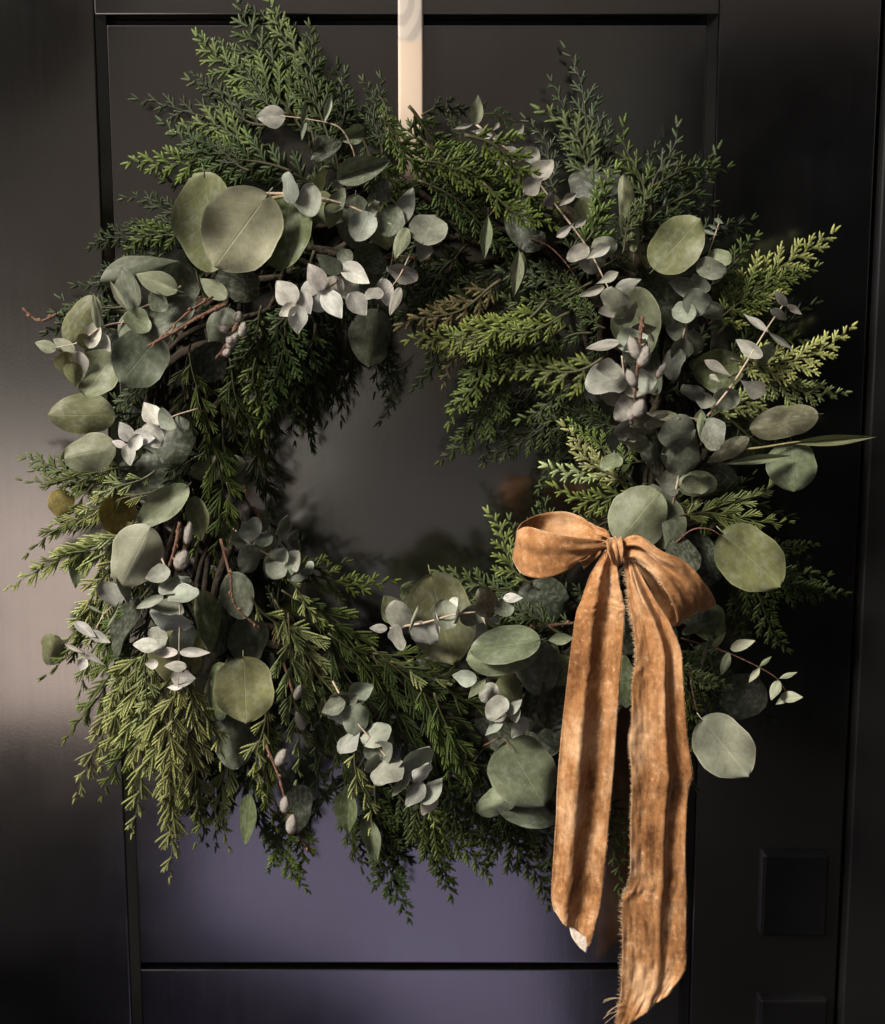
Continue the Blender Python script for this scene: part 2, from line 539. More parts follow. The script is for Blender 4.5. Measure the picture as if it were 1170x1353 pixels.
g = box('ground', -60, 60, -90, 30, -0.5, -0.02, M_SOIL, kind='structure')
ps = box('unseen_floor', -0.85, 0.27, -3.3, 0.03, -0.019, 0.0, M_PAVE, kind='structure')  # unseen paving, trimmed and tinted for the violet reflection low on the door
_t = [(-0.95, -3.31), (-1.60, -3.31), (-4.3, -10.5), (-1.8, -10.5)]  # added path, outlined to give the door its pink reflection
_v = [(x, y, z) for z in (-0.019, -0.002) for x, y in _t]
pa = mesh_obj('added_path', _v, [(3, 2, 1, 0), (4, 5, 6, 7), (0, 1, 5, 4), (1, 2, 6, 5), (2, 3, 7, 6), (3, 0, 4, 7)], M_PATH, smooth=False)
pa['kind'] = 'structure'
M_DRIVE = plain('added_drive_stone', (0.044, 0.043, 0.042), 0.8, 3, 0.15, 0.2)
dv = box('added_driveway', -0.79, 0.8, -20.0, -3.31, -0.019, -0.001, M_DRIVE, kind='structure')  # added grey strip that feeds the reflection in the door's middle
M_YARD = plain('added_yard_gravel', (0.52, 0.51, 0.46), 0.9, 30, 0.1, 0.3)
yd = box('added_yard', -26, -0.95, -23.5, -10.51, -0.019, -0.003, M_YARD, kind='structure')  # added pale ground, lifts the reflection on the door's left
sf = box('unseen_ceiling', -5.0, 5.0, -0.85, 0.0, 3.1, 3.17, M_SOFFIT, kind='structure')  # unseen ceiling, put in to block light from above
def garden(name, a, mat, label, cat):  # boxes added out of view to shape the light and door reflections
    o = box(name, *a, mat)
    o['label'] = label
    o['category'] = cat
    return o
garden('added_screen', (1.6, 1.72, -2.6, 0.03, 0, 3.1), M_SCREEN, 'dark wall added out of view to cut light from the right', 'wall')  # added out of view, blocks light from the right
garden('occluder', (-2.6, -0.66, -2.3, -1.0, 0.0, 0.55), M_OCCLUDER, 'black planter added out of view to darken the door reflection', 'occluder')  # added black block, makes the lower-left reflection dark
garden('added_screen', (-2.6, -2.5, -1.3, 0.03, 0, 3.1), plain('brown_screen', (0.13, 0.08, 0.055)), 'brown wall added out of view to dim the door moulding reflection', 'wall')  # added out of view, dims what the right moulding reflects
garden('added_hedge', (0.75, 5.5, -9.0, -4.2, 0, 2.6), M_HEDGE, 'tall dark hedge added out of view to darken the door at right', 'hedge')  # added dark mass, keeps the right of the door black

_v = [(-60, -24, -0.3), (60, -24, -0.3), (60, -62, 18), (-60, -62, 18), (60, -62, -0.5), (-60, -62, -0.5)]
hl = mesh_obj('added_hillside', _v, [(0, 1, 2, 3), (3, 2, 4, 5), (1, 0, 5, 4), (0, 3, 5), (1, 4, 2)], M_HILL, smooth=False)  # added slope, gives the upper door its brown reflection
hl['kind'] = 'structure'

M_TREE = plain('added_tree_leaves', (0.016, 0.020, 0.010), 0.9, 3, 0.5, 1.0)
tr = empty('added_tree', (-9.5, -22.5, 0), 'dark broad tree put out of view to darken the door reflection', 'added_tree')  # added unseen tree, darkens the reflection at the door's upper left
bmt = bmesh.new()
bmesh.ops.create_icosphere(bmt, subdivisions=4, radius=1.0)
for v_ in bmt.verts:
    k_ = 1 + 0.16 * noise.noise(v_.co * 2.2) + 0.08 * noise.noise(v_.co * 6)
    v_.co = Vector((v_.co.x * 4.4 * k_, v_.co.y * 2.0 * k_, v_.co.z * 5.0 * k_)) + Vector((-9.6, -22.5, 7.4))
mt_ = bpy.data.meshes.new('crown')
bmt.to_mesh(mt_)
bmt.free()
mt_.materials.append(M_TREE)
ct_ = bpy.data.objects.new('crown', mt_)
COL.objects.link(ct_)
attach(ct_, tr)
tube('trunk', [(-9.5, -22.5, -0.02), (-9.45, -22.5, 1.5), (-9.6, -22.5, 4.0)], [0.32, 0.25, 0.18], M_VINE, tr, 10)
# ------------------------------------------------------------------ cedar sprays (shared meshes)
def frond_mesh(name, L, style, seed):
    rg = random.Random(seed)
    S = []          # scales: p, d, s, n, len, w, t, tip
    wood_pts = []
    nz = Vector((0, 0, 1))
    if style == 'T':
        sp, lmax, tsp, tmax, ang, tang, slen, sw = 0.0098, 0.34, 0.0025, 0.0064, 43, 36, 0.0052, 0.00155
    elif style == 'L':
        sp, lmax, tsp, tmax, ang, tang, slen, sw = 0.0165, 0.32, 0.0028, 0.0180, 33, 23, 0.0052, 0.00124
    else:           # open, feathery
        sp, lmax, tsp, tmax, ang, tang, slen, sw = 0.0120, 0.31, 0.0025, 0.0052, 40, 36, 0.0044, 0.00132
    bendk = rg.uniform(-0.10, 0.10)
    droop = rg.uniform(0.02, 0.16)

    def axis(t):
        return Vector((L * t, L * bendk * t * t * 1.5 + 0.004 * math.sin(6 * t + seed), -L * droop * t * t))

    V, F, TP = [], [], []
    prof = ((1.0, 0.0), (0.31, 0.95), (-0.81, 0.59), (-0.81, -0.59), (0.31, -0.95))

    def line(p, d, n, length, tip0, tip1, bend, size=1.0):
        """a shoot of overlapping scales: a flattened, tapering, notched rod; returns its points"""
        k = max(2, int(length / 0.0020))
        seg = length / k
        side = n.cross(d).normalized()
        out = []
        b0 = len(V)
        wv = rg.uniform(0.9, 1.12) * size
        for i in range(k + 1):
            tt = i / k
            out.append((p.copy(), d.copy(), side.copy()))
            r = wv * (1.0 - 0.45 * max(0, tt - 0.55) / 0.45)
            for q, (notch, adv) in enumerate(((1.0, 0.0), (0.70, 0.35))):
                if i == k and q == 1:
                    break
                rr = r * notch
                c = p + d * (seg * adv)
                tip = tip0 + (tip1 - tip0) * (tt + 0.3 * q / k) + (0.10 if q == 0 else -0.12)
                for (cz, cy) in prof:
                    V.append(c + side * (cy * sw * rr) + n * (cz * sw * 0.62 * rr))
                    TP.append(max(0.0, min(1.0, tip)))
            d = (d + side * bend * seg * 60 + n * rg.uniform(-0.03, 0.03)).normalized()
            side = n.cross(d).normalized()
            p = p + d * seg
        V.append(p)
        TP.append(min(1.0, tip1 + 0.1))
        rings = (len(V) - 1 - b0) // 5
        for i in range(rings - 1):
            for j in range(5):
                j2 = (j + 1) % 5
                F.append((b0 + i * 5 + j, b0 + i * 5 + j2, b0 + (i + 1) * 5 + j2, b0 + (i + 1) * 5 + j))
        e0 = b0 + (rings - 1) * 5
        for j in range(5):
            F.append((e0 + j, e0 + (j + 1) % 5, len(V) - 1))
        return out

    t = 0.06
    sgn = 1
    while t < 0.985:
        p = axis(t)
        tan = (axis(t + 0.01) - axis(t - 0.01)).normalized()
        n = (nz + Vector((rg.uniform(-.1, .1), rg.uniform(-.1, .1), 0))).normalized()
        sd = n.cross(tan).normalized()
        a = R(ang * (1.12 - 0.42 * t) + rg.uniform(-6, 6))
        d = (tan * math.cos(a) + sd * sgn * math.sin(a) + n * rg.uniform(-0.14, 0.14)).normalized()
        shape = min(1.0, 0.35 + t * 3.2) * (1.0 - t) ** 0.72
        ln = max(0.006, L * lmax * shape * rg.uniform(0.72, 1.12))
        tip_end = min(1.0, 0.55 + 0.45 * t + rg.uniform(-.1, .1))
        pts = line(p, d, n, ln, 0.12 + 0.35 * t, tip_end, -sgn * rg.uniform(0.05, 0.22), 1.08)
        acc, sg2, dist = 0.0, rg.choice((-1, 1)), 0.0
        seg = ln / max(1, len(pts))
        for i, (q, dq, sq) in enumerate(pts):
            dist += seg
            acc += seg
            if acc >= tsp and dist > 0.003:
                acc -= tsp
                sg2 = -sg2
                rem = ln - dist
                tl = min(tmax, 0.0028 + rem * (0.30 if style != 'L' else 0.75)) * rg.uniform(0.75, 1.15)
                if rem < 0.003:
                    continue
                a2 = R(tang + rg.uniform(-6, 6))
                d2 = (dq * math.cos(a2) + sq * sg2 * math.sin(a2) + n * rg.uniform(-.10, .12)).normalized()
                line(q, d2, n, tl, 0.25 + 0.4 * dist / ln, min(1.0, 0.75 + 0.25 * dist / ln), -sg2 * 0.15)
        t += sp * (0.5 + 0.5 * L / 0.115) / L * 0.62 * rg.uniform(0.85, 1.15)
        sgn = -sgn
    line(axis(0.985), (axis(1) - axis(0.97)).normalized(), nz, 0.006, 0.8, 1.0, 0)
    V = np.array([tuple(v) for v in V])
    TP = np.array(TP)
    WD = np.zeros(len(V))
    # woody axis
    ap = [axis(-0.04 + 0.96 * i / 20) for i in range(21)]
    tv, tf = tube_data(ap, [0.00125 * (1 - 0.75 * i / 20) for i in range(21)], 5, len(V))
    quads = [q for q in tf]
    V = np.concatenate([V, np.array([tuple(v) for v in tv])])
    TP = np.concatenate([TP, np.full(len(tv), 0.2)])
    wd = np.repeat(np.linspace(1, 0.1, 21), 5)
    WD = np.concatenate([WD, wd])
    me = bpy.data.meshes.new(name)
    me.from_pydata(V.tolist(), [], F + quads)
    me.materials.append(M_CEDAR)
    for nm, arr in (('tip', TP), ('wood', WD)):
        at = me.attributes.new(nm, 'FLOAT', 'POINT')
        at.data.foreach_set('value', arr.astype(np.float32))
    me.polygons.foreach_set('use_smooth', [True] * len(me.polygons))
    me.update()
    return me

FRONDS = {}
for st in 'TLF':
    for L in (0.07, 0.115, 0.17):
        FRONDS[(st, L)] = [frond_mesh('cedar_frond', L, st, 11 + int(L * 1000) * 7 + ord(st) * 3 + k) for k in range(3)]

# ------------------------------------------------------------------ eucalyptus leaves (shared meshes)
def leaf_mesh(name, shape, seed, petiole=True, cup=0.0, fold=0.0, bend=0.0, wave=0.0, twist=0.0, nu=18, nv=10, petlen=0.16):
    rg = random.Random(seed)
    ph = rg.uniform(0, 6.28)
    V, F, UV = [], [], []
    for i in range(nu + 1):
        c = 0.5 - 0.5 * math.cos(math.pi * i / nu)
        u = c
        if shape == 'round':
            w = 2 * math.sqrt(max(0, u * (1 - u)))
            w *= 1.0 + 0.10 * math.cos(math.pi * u)          # broader at the base
            off = 0.0
        elif shape == 'ovate':
            w = 1.02 * math.sin(math.pi * u ** 0.72) ** 0.85
            off = 0.0
        elif shape == 'spoon':
            w = math.sin(math.pi * u ** 1.7) ** 0.9
            off = 0.0
        else:
            w = math.sin(math.pi * u ** 0.9) ** 1.15
            off = 0.0
        w *= 1 + 0.03 * math.sin(9 * u + ph) + 0.015 * math.sin(23 * u + 2 * ph)
        for j in range(nv + 1):
            s = -1 + 2 * j / nv
            asym = 1 + 0.05 * math.sin(5 * u + ph * 2) * s
            y = 0.5 * w * s * asym
            x = u
            if shape == 'round':                               # heart-shaped base, blunt tip
                x = u - 0.07 * max(0, 1 - u * 3.0) * abs(s) ** 1.0 + 0.018 * max(0, 1 - (1 - u) * 8) * (1 - abs(s))
            z = cup * (y * y * 1.6 + (u - 0.5) ** 2 * 0.7) + fold * abs(y) + bend * u * u
            z += wave * (abs(s) ** 2) * math.sin(3.1 * math.pi * u + ph + (1.3 if s > 0 else 0)) * 0.5
            z += twist * y * (u - 0.3)
            z += 0.012 * math.sin(7 * u + 3 * s + ph)
            V.append((x, y, z))
            UV.append((u, s))
    for i in range(nu):
        for j in range(nv):
            a = i * (nv + 1) + j
            F.append((a, a + nv + 1, a + nv + 2, a + 1))
    # midrib and petiole as a tapering tube
    pts, rad = [], []
    npt = 10
    x0 = -petlen if petiole else 0.0
    for i in range(npt + 1):
        x = x0 + (0.45 - x0) * i / npt
        uu = max(0, x)
        z = cup * 0.7 * (uu - 0.5) ** 2 + bend * uu * uu + 0.012 * math.sin(7 * uu + ph)
        yy = 0.0
        if x < 0:
            z -= 1.6 * x * x
            yy = 1.8 * x * x * math.cos(ph)
        pts.append((x, yy, z))
        rad.append(0.0085 * (1 - 0.92 * (i / npt) ** 0.9))
        if x > 0:
            pts[-1] = (x, 0, z - 0.004)
    tv, tf = tube_data(pts, rad, 5, len(V))
    V += [tuple(v) for v in tv]
    UV += [(0.5, 0.0)] * len(tv)
    F += tf
    me = bpy.data.meshes.new(name)
    me.from_pydata(V, [], F)
    me.materials.append(M_LEAF)
    me.polygons.foreach_set('use_smooth', [True] * len(me.polygons))
    uv = me.uv_layers.new(name='UVMap')
    li = np.empty(len(me.loops), dtype=np.int32)
    me.loops.foreach_get('vertex_index', li)
    uv.data.foreach_set('uv', np.asarray(UV, dtype=np.float32)[li].ravel())
    me.update()
    return me

LEAVES = {
    'R': [leaf_mesh('leaf', 'round', 3, cup=.28, wave=.10, fold=-.08), leaf_mesh('leaf', 'round', 4, cup=-.36, wave=.11),
          leaf_mesh('leaf', 'round', 5, cup=.40, wave=.09, fold=.06), leaf_mesh('leaf', 'round', 6, cup=-.2, fold=-.28, wave=.12, bend=-.15)],
    'B': [leaf_mesh('leaf', 'round', 13, cup=.35, fold=.15, bend=-.15, wave=.06), leaf_mesh('leaf', 'round', 14, cup=-.4, bend=-.25, wave=.05),
          leaf_mesh('leaf', 'ovate', 15, cup=-.3, fold=-.2, bend=-.3)],
    'O': [leaf_mesh('leaf', 'ovate', 23, cup=.15, wave=.03), leaf_mesh('leaf', 'ovate', 24, cup=-.2, fold=-.1, bend=.1),
          leaf_mesh('leaf', 'ovate', 25, cup=.25, fold=.15, bend=-.12)],
    'N': [leaf_mesh('leaf', 'lance', 33, fold=.35, bend=-.12), leaf_mesh('leaf', 'lance', 34, cup=.4, bend=.15, twist=.5), leaf_mesh('leaf', 'lance', 35, fold=-.2, bend=-.2, twist=-.4)],
    'C': [leaf_mesh('leaf', 'ovate', 43, fold=.9, bend=-.1, wave=.05), leaf_mesh('leaf', 'round', 44, fold=-.8, cup=.2, bend=.1), leaf_mesh('leaf', 'ovate', 45, fold=.6, twist=.8)],
    'D': [leaf_mesh('leaf', 'round', 53, False, cup=.55, wave=.08, nu=10, nv=6), leaf_mesh('leaf', 'round', 54, False, cup=-.55, wave=.10, fold=.15, nu=10, nv=6),
          leaf_mesh('leaf', 'round', 55, False, cup=.3, bend=-.35, wave=.14, nu=10, nv=6), leaf_mesh('leaf', 'ovate', 56, False, cup=.4, bend=.3, fold=.2, nu=10, nv=6)],
    'P': [leaf_mesh('leaf', 'ovate', 63, False, cup=.3, bend=-.1, nu=12, nv=6), leaf_mesh('leaf', 'ovate', 64, False, cup=-.3, fold=.2, nu=12, nv=6)],
    'S': [leaf_mesh('leaf', 'spoon', 73, False, cup=.3, bend=-.1, nu=12, nv=6), leaf_mesh('leaf', 'spoon', 74, False, fold=.3, bend=.1, twist=.4, nu=12, nv=6)],
}

def frame_between(B, T, roll=0.0):
    x = (T - B).normalized()
    v = CAM - (B + T) * 0.5
    z = (v - x * v.dot(x)).normalized()
    y = z.cross(x)
    m = Matrix((x, y, z)).transposed()
    return m @ Matrix.Rotation(R(roll), 3, 'X')

def place(me, name, B, T, width, roll, color, parent, zsc=None, lab=None):
    """mesh of unit length along x and unit width along y, laid from B to T"""
    o = bpy.data.objects.new(name, me)
    COL.objects.link(o)
    L = (T - B).length
    m3 = frame_between(B, T, roll)
    M = Matrix.Translation(B) @ m3.to_4x4() @ Matrix.Diagonal((L, width, (zsc if zsc else (L + width) * 0.5), 1))
    o.color = (*color, 1)
    attach(o, parent, M)
    if lab:
        o['label'] = lab
    return o
# ------------------------------------------------------------------ the wreath
wreath = empty('wreath', U(560, 1150, 0.02), 'full evergreen wreath of cedar, eucalyptus and pussy willow hanging on the black door', 'wreath')
CX, CY, RAD = 565, 612, 330

# ring of dark vine
vv, ff = [], []
rg = random.Random(5)
for k in range(16):
    ph, turns = rg.uniform(0, 6.28), rg.choice((5, 6, 7, -5, -6))
    rr, ro = rg.uniform(25, 62), rg.uniform(-12, 12)
    pts = []
    for i in range(121):
        t = 2 * math.pi * i / 120
        r = RAD + ro + rr * math.cos(turns * t + ph) + 5 * math.sin(13 * t + ph)
        h = 0.034 + rr * 0.00040 * math.sin(turns * t + ph)
        pts.append(U(CX + r * math.cos(t), CY + r * math.sin(t), h))
    v, f = tube_data(pts, rg.uniform(0.0022, 0.004), 6, len(vv))
    vv += v
    ff += f
mesh_obj('vine_ring', vv, ff, M_VINE, wreath)

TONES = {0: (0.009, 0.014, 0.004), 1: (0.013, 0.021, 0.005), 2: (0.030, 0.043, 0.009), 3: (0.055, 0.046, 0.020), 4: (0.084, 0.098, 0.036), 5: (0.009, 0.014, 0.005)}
frond_n = [0]
def frond(bx, by, tx, ty, h0, h1, st='T', tone=1, roll=0.0, wide=1.0):
    rg = random.Random(frond_n[0] * 13 + 1)
    frond_n[0] += 1
    if st == 'L' and ty > 960 and tone in (2, 4, 1):
        ty += 18
    B, T = U(bx, by, h0), U(tx, ty, h1)
    L = (T - B).length
    key = min((0.07, 0.115, 0.17), key=lambda q: abs(math.log(q / L)))
    me = rg.choice(FRONDS[(st, key)])
    o = bpy.data.objects.new('cedar_frond', me)
    COL.objects.link(o)
    m3 = frame_between(B, T, roll + rg.uniform(-14, 14))
    s = L / key
    sy = s * wide * (0.85 if st == 'L' else 1.1) * rg.choice((-1, 1))
    M = Matrix.Translation(B) @ m3.to_4x4() @ Matrix.Diagonal((s, sy, s, 1))
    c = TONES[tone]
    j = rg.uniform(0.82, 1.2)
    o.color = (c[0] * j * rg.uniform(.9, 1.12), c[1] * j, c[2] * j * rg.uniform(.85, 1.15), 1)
    attach(o, wreath, M)
    return o

# hand-placed sprays, read from the photograph (base x, y, tip x, y, heights, style, tone)
FR = [
 # top left
 (420,200,322,-8,.07,.05,'T',1), (400,170,262,36,.07,.05,'T',2), (400,160,262,48,.06,.04,'T',1), (410,190,360,60,.06,.05,'T',1), (430,190,412,28,.08,.06,'T',1),
 (440,200,455,92,.07,.06,'T',0), (370,170,178,106,.05,.035,'F',5), (360,165,240,120,.06,.045,'T',0), (350,200,165,214,.07,.05,'T',2), (350,190,232,150,.07,.05,'T',2),
 (380,230,200,190,.08,.07,'T',1), (340,240,215,225,.05,.05,'T',0), (400,130,340,40,.05,.04,'T',1), (380,150,300,90,.08,.07,'T',1), (460,240,380,110,.06,.07,'T',1),
 (420,260,300,170,.06,.06,'T',0), (480,190,430,90,.05,.05,'T',0), (330,220,250,180,.09,.08,'F',0),
 (500,200,505,98,.08,.07,'F',5), (520,190,470,110,.05,.05,'T',0), (530,200,480,150,.09,.09,'F',0), 
 (250,290,118,334,.06,.04,'T',0), (250,300,155,325,.07,.05,'T',2), (260,280,160,262,.05,.04,'F',0), (190,360,95,378,.05,.04,'F',0), (160,400,60,442,.05,.04,'T',0), (180,420,75,400,.04,.035,'F',5),
 (220,340,130,365,.05,.04,'F',5),
 # top centre and towards the right
 (520,170,600,275,.09,.08,'T',2), (500,160,575,240,.10,.09,'F',2), (560,180,700,262,.10,.09,'T',2), (540,150,650,230,.09,.08,'T',1), (560,150,640,140,.06,.05,'F',0),
 (570,190,720,290,.10,.09,'T',1), (560,240,690,330,.09,.08,'T',1), (560,220,680,240,.11,.105,'T',2), (620,180,745,262,.11,.11,'T',2), (480,170,560,330,.07,.07,'F',0),
 (640,150,700,170,.05,.05,'F',5), (500,230,590,330,.08,.07,'F',1), (640,260,760,320,.08,.07,'T',1), (520,280,640,320,.07,.07,'F',0),(500,130,530,180,.09,.10,'F',2),
 (690,230,672,180,.05,.05,'F',5), (560,200,500,140,.07,.07,'F',1), (610,190,590,140,.06,.06,'F',0),(470,210,560,270,.09,.08,'F',1),(640,250,737,300,.115,.115,'T',2),
 # top right
 (800,255,768,48,.04,.03,'F',5), (800,250,728,128,.06,.045,'T',1), (790,240,745,95,.05,.04,'F',0), (850,290,826,158,.05,.04,'F',1), (860,280,895,160,.04,.03,'F',5),
 (860,240,968,222,.045,.035,'F',1), (860,300,960,200,.04,.03,'F',5), (860,320,930,200,.04,.03,'F',5), (840,280,870,190,.04,.03,'F',5), (760,330,830,230,.10,.10,'T',2),
 (760,340,800,240,.09,.09,'T',1), (820,330,860,250,.09,.09,'T',1), (870,330,940,260,.04,.03,'F',5), (800,350,850,300,.08,.08,'T',1), (900,330,1000,290,.04,.03,'F',5),
 (740,250,700,150,.04,.03,'F',5), (780,260,820,180,.04,.03,'F',5), (840,320,900,235,.035,.03,'F',5),
 # right
 (950,430,1108,306,.07,.07,'T',4), (940,420,1085,352,.075,.07,'T',2), (930,380,1010,320,.05,.05,'T',1), (970,500,1142,452,.085,.085,'T',4), (970,480,1115,545,.085,.08,'T',4),
 (940,560,1045,490,.08,.08,'T',4), (950,470,1060,430,.06,.05,'T',1), (940,400,1030,400,.06,.05,'F',1), (980,480,1080,400,.04,.04,'F',5), (960,430,1060,380,.05,.05,'T',1),
 (900,690,1048,642,.08,.075,'L',4), (900,680,1052,690,.085,.08,'L',4), (910,670,1000,630,.07,.06,'L',1), (890,670,990,700,.08,.07,'L',2), (960,560,1070,600,.05,.05,'F',0),
 (1010,720,1080,718,.05,.045,'T',0), (960,730,1050,858,.06,.05,'T',1), (980,740,1112,812,.06,.05,'T',1), (960,740,1000,850,.05,.045,'T',0), (1000,770,1100,760,.05,.04,'F',0),
 (890,880,965,905,.09,.08,'T',4), (895,900,945,840,.08,.07,'F',1), (880,880,1035,940,.05,.04,'F',0), (900,900,930,985,.085,.08,'T',2), (900,860,990,900,.04,.04,'F',5), (880,980,925,1045,.07,.06,'F',1),
 (940,900,1020,950,.035,.03,'F',5), (930,810,1000,840,.05,.045,'F',0), (860,520,940,490,.07,.07,'F',0),(870,500,912,420,.07,.07,'F',1), (800,700,905,640,.07,.07,'L',1),
 # inner right
 (660,380,528,428,.09,.08,'T',3), (700,400,560,400,.08,.08,'T',1), (700,430,535,448,.10,.09,'T',2), (720,400,600,470,.10,.10,'T',2), (740,430,578,520,.09,.08,'T',2), (750,420,640,440,.11,.11,'T',2),
 (680,480,598,628,.075,.06,'T',1), (650,450,590,560,.085,.07,'T',2), (640,440,575,500,.08,.07,'T',3), (770,520,636,612,.06,.05,'T',0), (800,470,660,515,.10,.09,'T',2), (790,500,680,540,.09,.08,'T',1),
 (780,380,680,400,.09,.09,'T',1), (790,400,700,360,.08,.08,'T',0), (800,430,740,390,.10,.10,'T',1), (780,440,690,470,.09,.08,'T',1), (810,540,700,560,.07,.06,'T',0), (820,560,735,540,.08,.08,'T',1),
 (820,640,745,560,.085,.085,'T',4), (840,640,728,600,.08,.08,'T',4), (840,660,730,660,.08,.08,'T',2), (800,600,760,550,.09,.09,'T',2), (850,610,775,640,.08,.08,'L',2), (790,350,640,360,.07,.07,'T',0),
 (820,690,700,700,.05,.05,'F',0), (700,420,620,600,.04,.04,'F',5), (740,480,650,560,.04,.04,'F',5), (700,520,660,600,.035,.035,'F',5), (780,560,720,640,.04,.035,'F',5), (640,400,620,500,.06,.06,'T',1),
 (820,620,860,560,.09,.09,'T',2),
 # below the left loop of the bow
 (720,790,718,642,.05,.045,'F',1), (700,770,636,684,.075,.07,'T',2), (690,780,662,690,.06,.06,'T',1), (740,790,575,752,.055,.05,'T',1), (720,800,600,790,.05,.04,'F',0), (740,830,630,800,.09,.09,'T',0),
 (760,830,660,840,.085,.08,'T',1), (690,760,710,670,.05,.05,'F',1), (790,800,700,760,.06,.06,'F',5),
 # inner left, hanging down
 (390,400,392,600,.06,.045,'L',0), (420,440,402,598,.06,.05,'L',0), (440,430,440,560,.05,.04,'L',5), (470,440,452,560,.04,.035,'L',5), (500,430,512,530,.05,.04,'F',5), (505,440,520,500,.04,.035,'F',5),
 (380,400,288,515,.09,.08,'T',1), (390,400,330,570,.09,.08,'T',1), (360,380,400,540,.08,.07,'T',0), (350,410,300,500,.10,.09,'T',1), (400,380,420,520,.08,.07,'T',0), (340,440,352,570,.09,.08,'T',2),
 (410,430,375,560,.08,.07,'T',1), (420,340,350,450,.07,.07,'T',0), (460,370,430,470,.06,.06,'T',0), (360,440,320,620,.06,.05,'L',0), (330,420,280,470,.08,.08,'F',0),
 # left
 (255,470,290,625,.10,.09,'L',2), (250,460,245,620,.09,.08,'L',0), (270,500,330,590,.09,.08,'L',2), (280,560,310,760,.09,.08,'L',2), (270,600,195,660,.10,.10,'L',0), (240,560,230,680,.08,.08,'L',0),
 (300,560,282,740,.085,.075,'L',2), (300,500,350,620,.07,.06,'L',1), (300,640,300,720,.09,.09,'L',2),
 (180,640,28,600,.06,.05,'T',2), (170,620,25,650,.07,.06,'L',2), (180,650,22,722,.07,.06,'L',2), (150,600,40,620,.05,.05,'L',1), (200,650,60,700,.09,.08,'L',4), (190,680,5,800,.08,.06,'L',4),
 (180,700,40,760,.08,.07,'L',2), (170,690,110,790,.09,.08,'L',4), (180,720,68,880,.08,.06,'L',4), (170,740,75,910,.07,.055,'L',2), (150,720,118,840,.09,.08,'L',4), (190,760,100,850,.06,.05,'L',2),
 (200,620,110,680,.09,.09,'L',4), (120,640,90,700,.07,.07,'L',2), (170,560,200,660,.07,.07,'L',0), (210,700,150,760,.05,.05,'L',0),
 # lower left
 (210,820,120,960,.09,.08,'L',4), (200,840,128,1010,.09,.075,'L',4), (210,860,150,1100,.09,.07,'L',4), (240,880,190,1158,.10,.075,'L',4), (245,900,240,1110,.10,.08,'L',4), (250,890,285,1090,.10,.08,'L',4),
 (230,880,165,1000,.10,.09,'L',4), (245,880,300,990,.105,.10,'L',4), (240,890,215,1060,.11,.10,'L',4), (190,780,110,900,.08,.07,'L',2), (210,780,160,900,.09,.09,'L',1), (200,800,230,900,.08,.08,'L',0),
 (300,900,300,1080,.07,.06,'L',1), (310,950,260,1110,.06,.05,'L',1), (330,940,330,1070,.07,.06,'L',0), (350,950,352,1085,.085,.075,'L',2), (345,930,350,1040,.09,.09,'L',4), (330,980,300,1080,.06,.05,'L',1),
 (360,1060,385,1190,.05,.045,'T',2), (380,1080,345,1150,.05,.045,'T',1), (380,1060,410,1160,.04,.04,'T',2), (280,960,230,1080,.07,.06,'L',2), (260,1000,265,1100,.08,.07,'L',2),
 (215,900,130,1050,.08,.065,'L',2), (200,860,175,960,.11,.10,'L',4), (320,820,360,980,.06,.06,'L',0), (350,1020,350,1120,.04,.035,'L',0),
 # lower centre
 (360,790,445,940,.08,.08,'L',3), (340,790,430,900,.09,.08,'L',4), (370,800,470,1010,.085,.08,'L',4), (380,820,420,1020,.09,.09,'L',4), (400,790,560,930,.08,.07,'L',2), (380,780,500,870,.085,.075,'L',1),
 (420,830,530,980,.075,.07,'L',1), (430,820,590,960,.07,.06,'L',0), (440,840,560,960,.08,.07,'L',1), (500,860,650,1010,.08,.07,'L',1), (490,870,600,1080,.07,.06,'L',1), (480,850,620,1000,.07,.07,'L',0),
 (350,740,460,750,.06,.05,'F',1), (360,760,525,772,.055,.045,'F',2), (380,770,440,830,.09,.09,'L',4), (470,990,495,1080,.10,.095,'L',4), (540,1040,590,1080,.085,.08,'L',4), (470,900,500,1000,.06,.06,'L',2),
 (500,860,650,890,.07,.07,'L',2), (520,880,640,900,.08,.075,'L',4), (560,880,660,960,.07,.07,'L',1), (580,920,645,1060,.08,.07,'L',2), (560,900,610,1030,.08,.08,'L',2), (440,1000,445,1080,.05,.045,'L',0),
 (480,1020,545,1220,.05,.04,'T',1), (500,1040,520,1180,.06,.05,'T',1), (520,1030,590,1170,.05,.045,'T',1), (540,1040,645,1170,.06,.05,'T',2), (580,1040,640,1130,.07,.06,'T',1), (600,1030,690,1130,.06,.05,'T',1),
 (660,1050,722,1205,.05,.04,'T',1), (690,1060,700,1150,.045,.04,'T',0), (640,1040,700,1120,.05,.05,'T',1), (560,1060,560,1140,.05,.045,'T',0), (490,1060,470,1140,.045,.04,'T',0), (520,1080,500,1150,.04,.035,'T',0),
 (700,1090,760,1180,.04,.035,'F',0), (740,1080,780,1160,.04,.035,'F',0), (780,1070,830,1175,.045,.04,'F',1), (780,1060,835,1130,.045,.04,'F',1), (770,1040,840,1090,.045,.04,'F',0), (600,1080,620,1130,.045,.04,'T',0),
 (640,980,600,1080,.05,.05,'L',0), (720,1000,760,1100,.04,.04,'L',5), (640,820,760,850,.08,.07,'T',1),
]
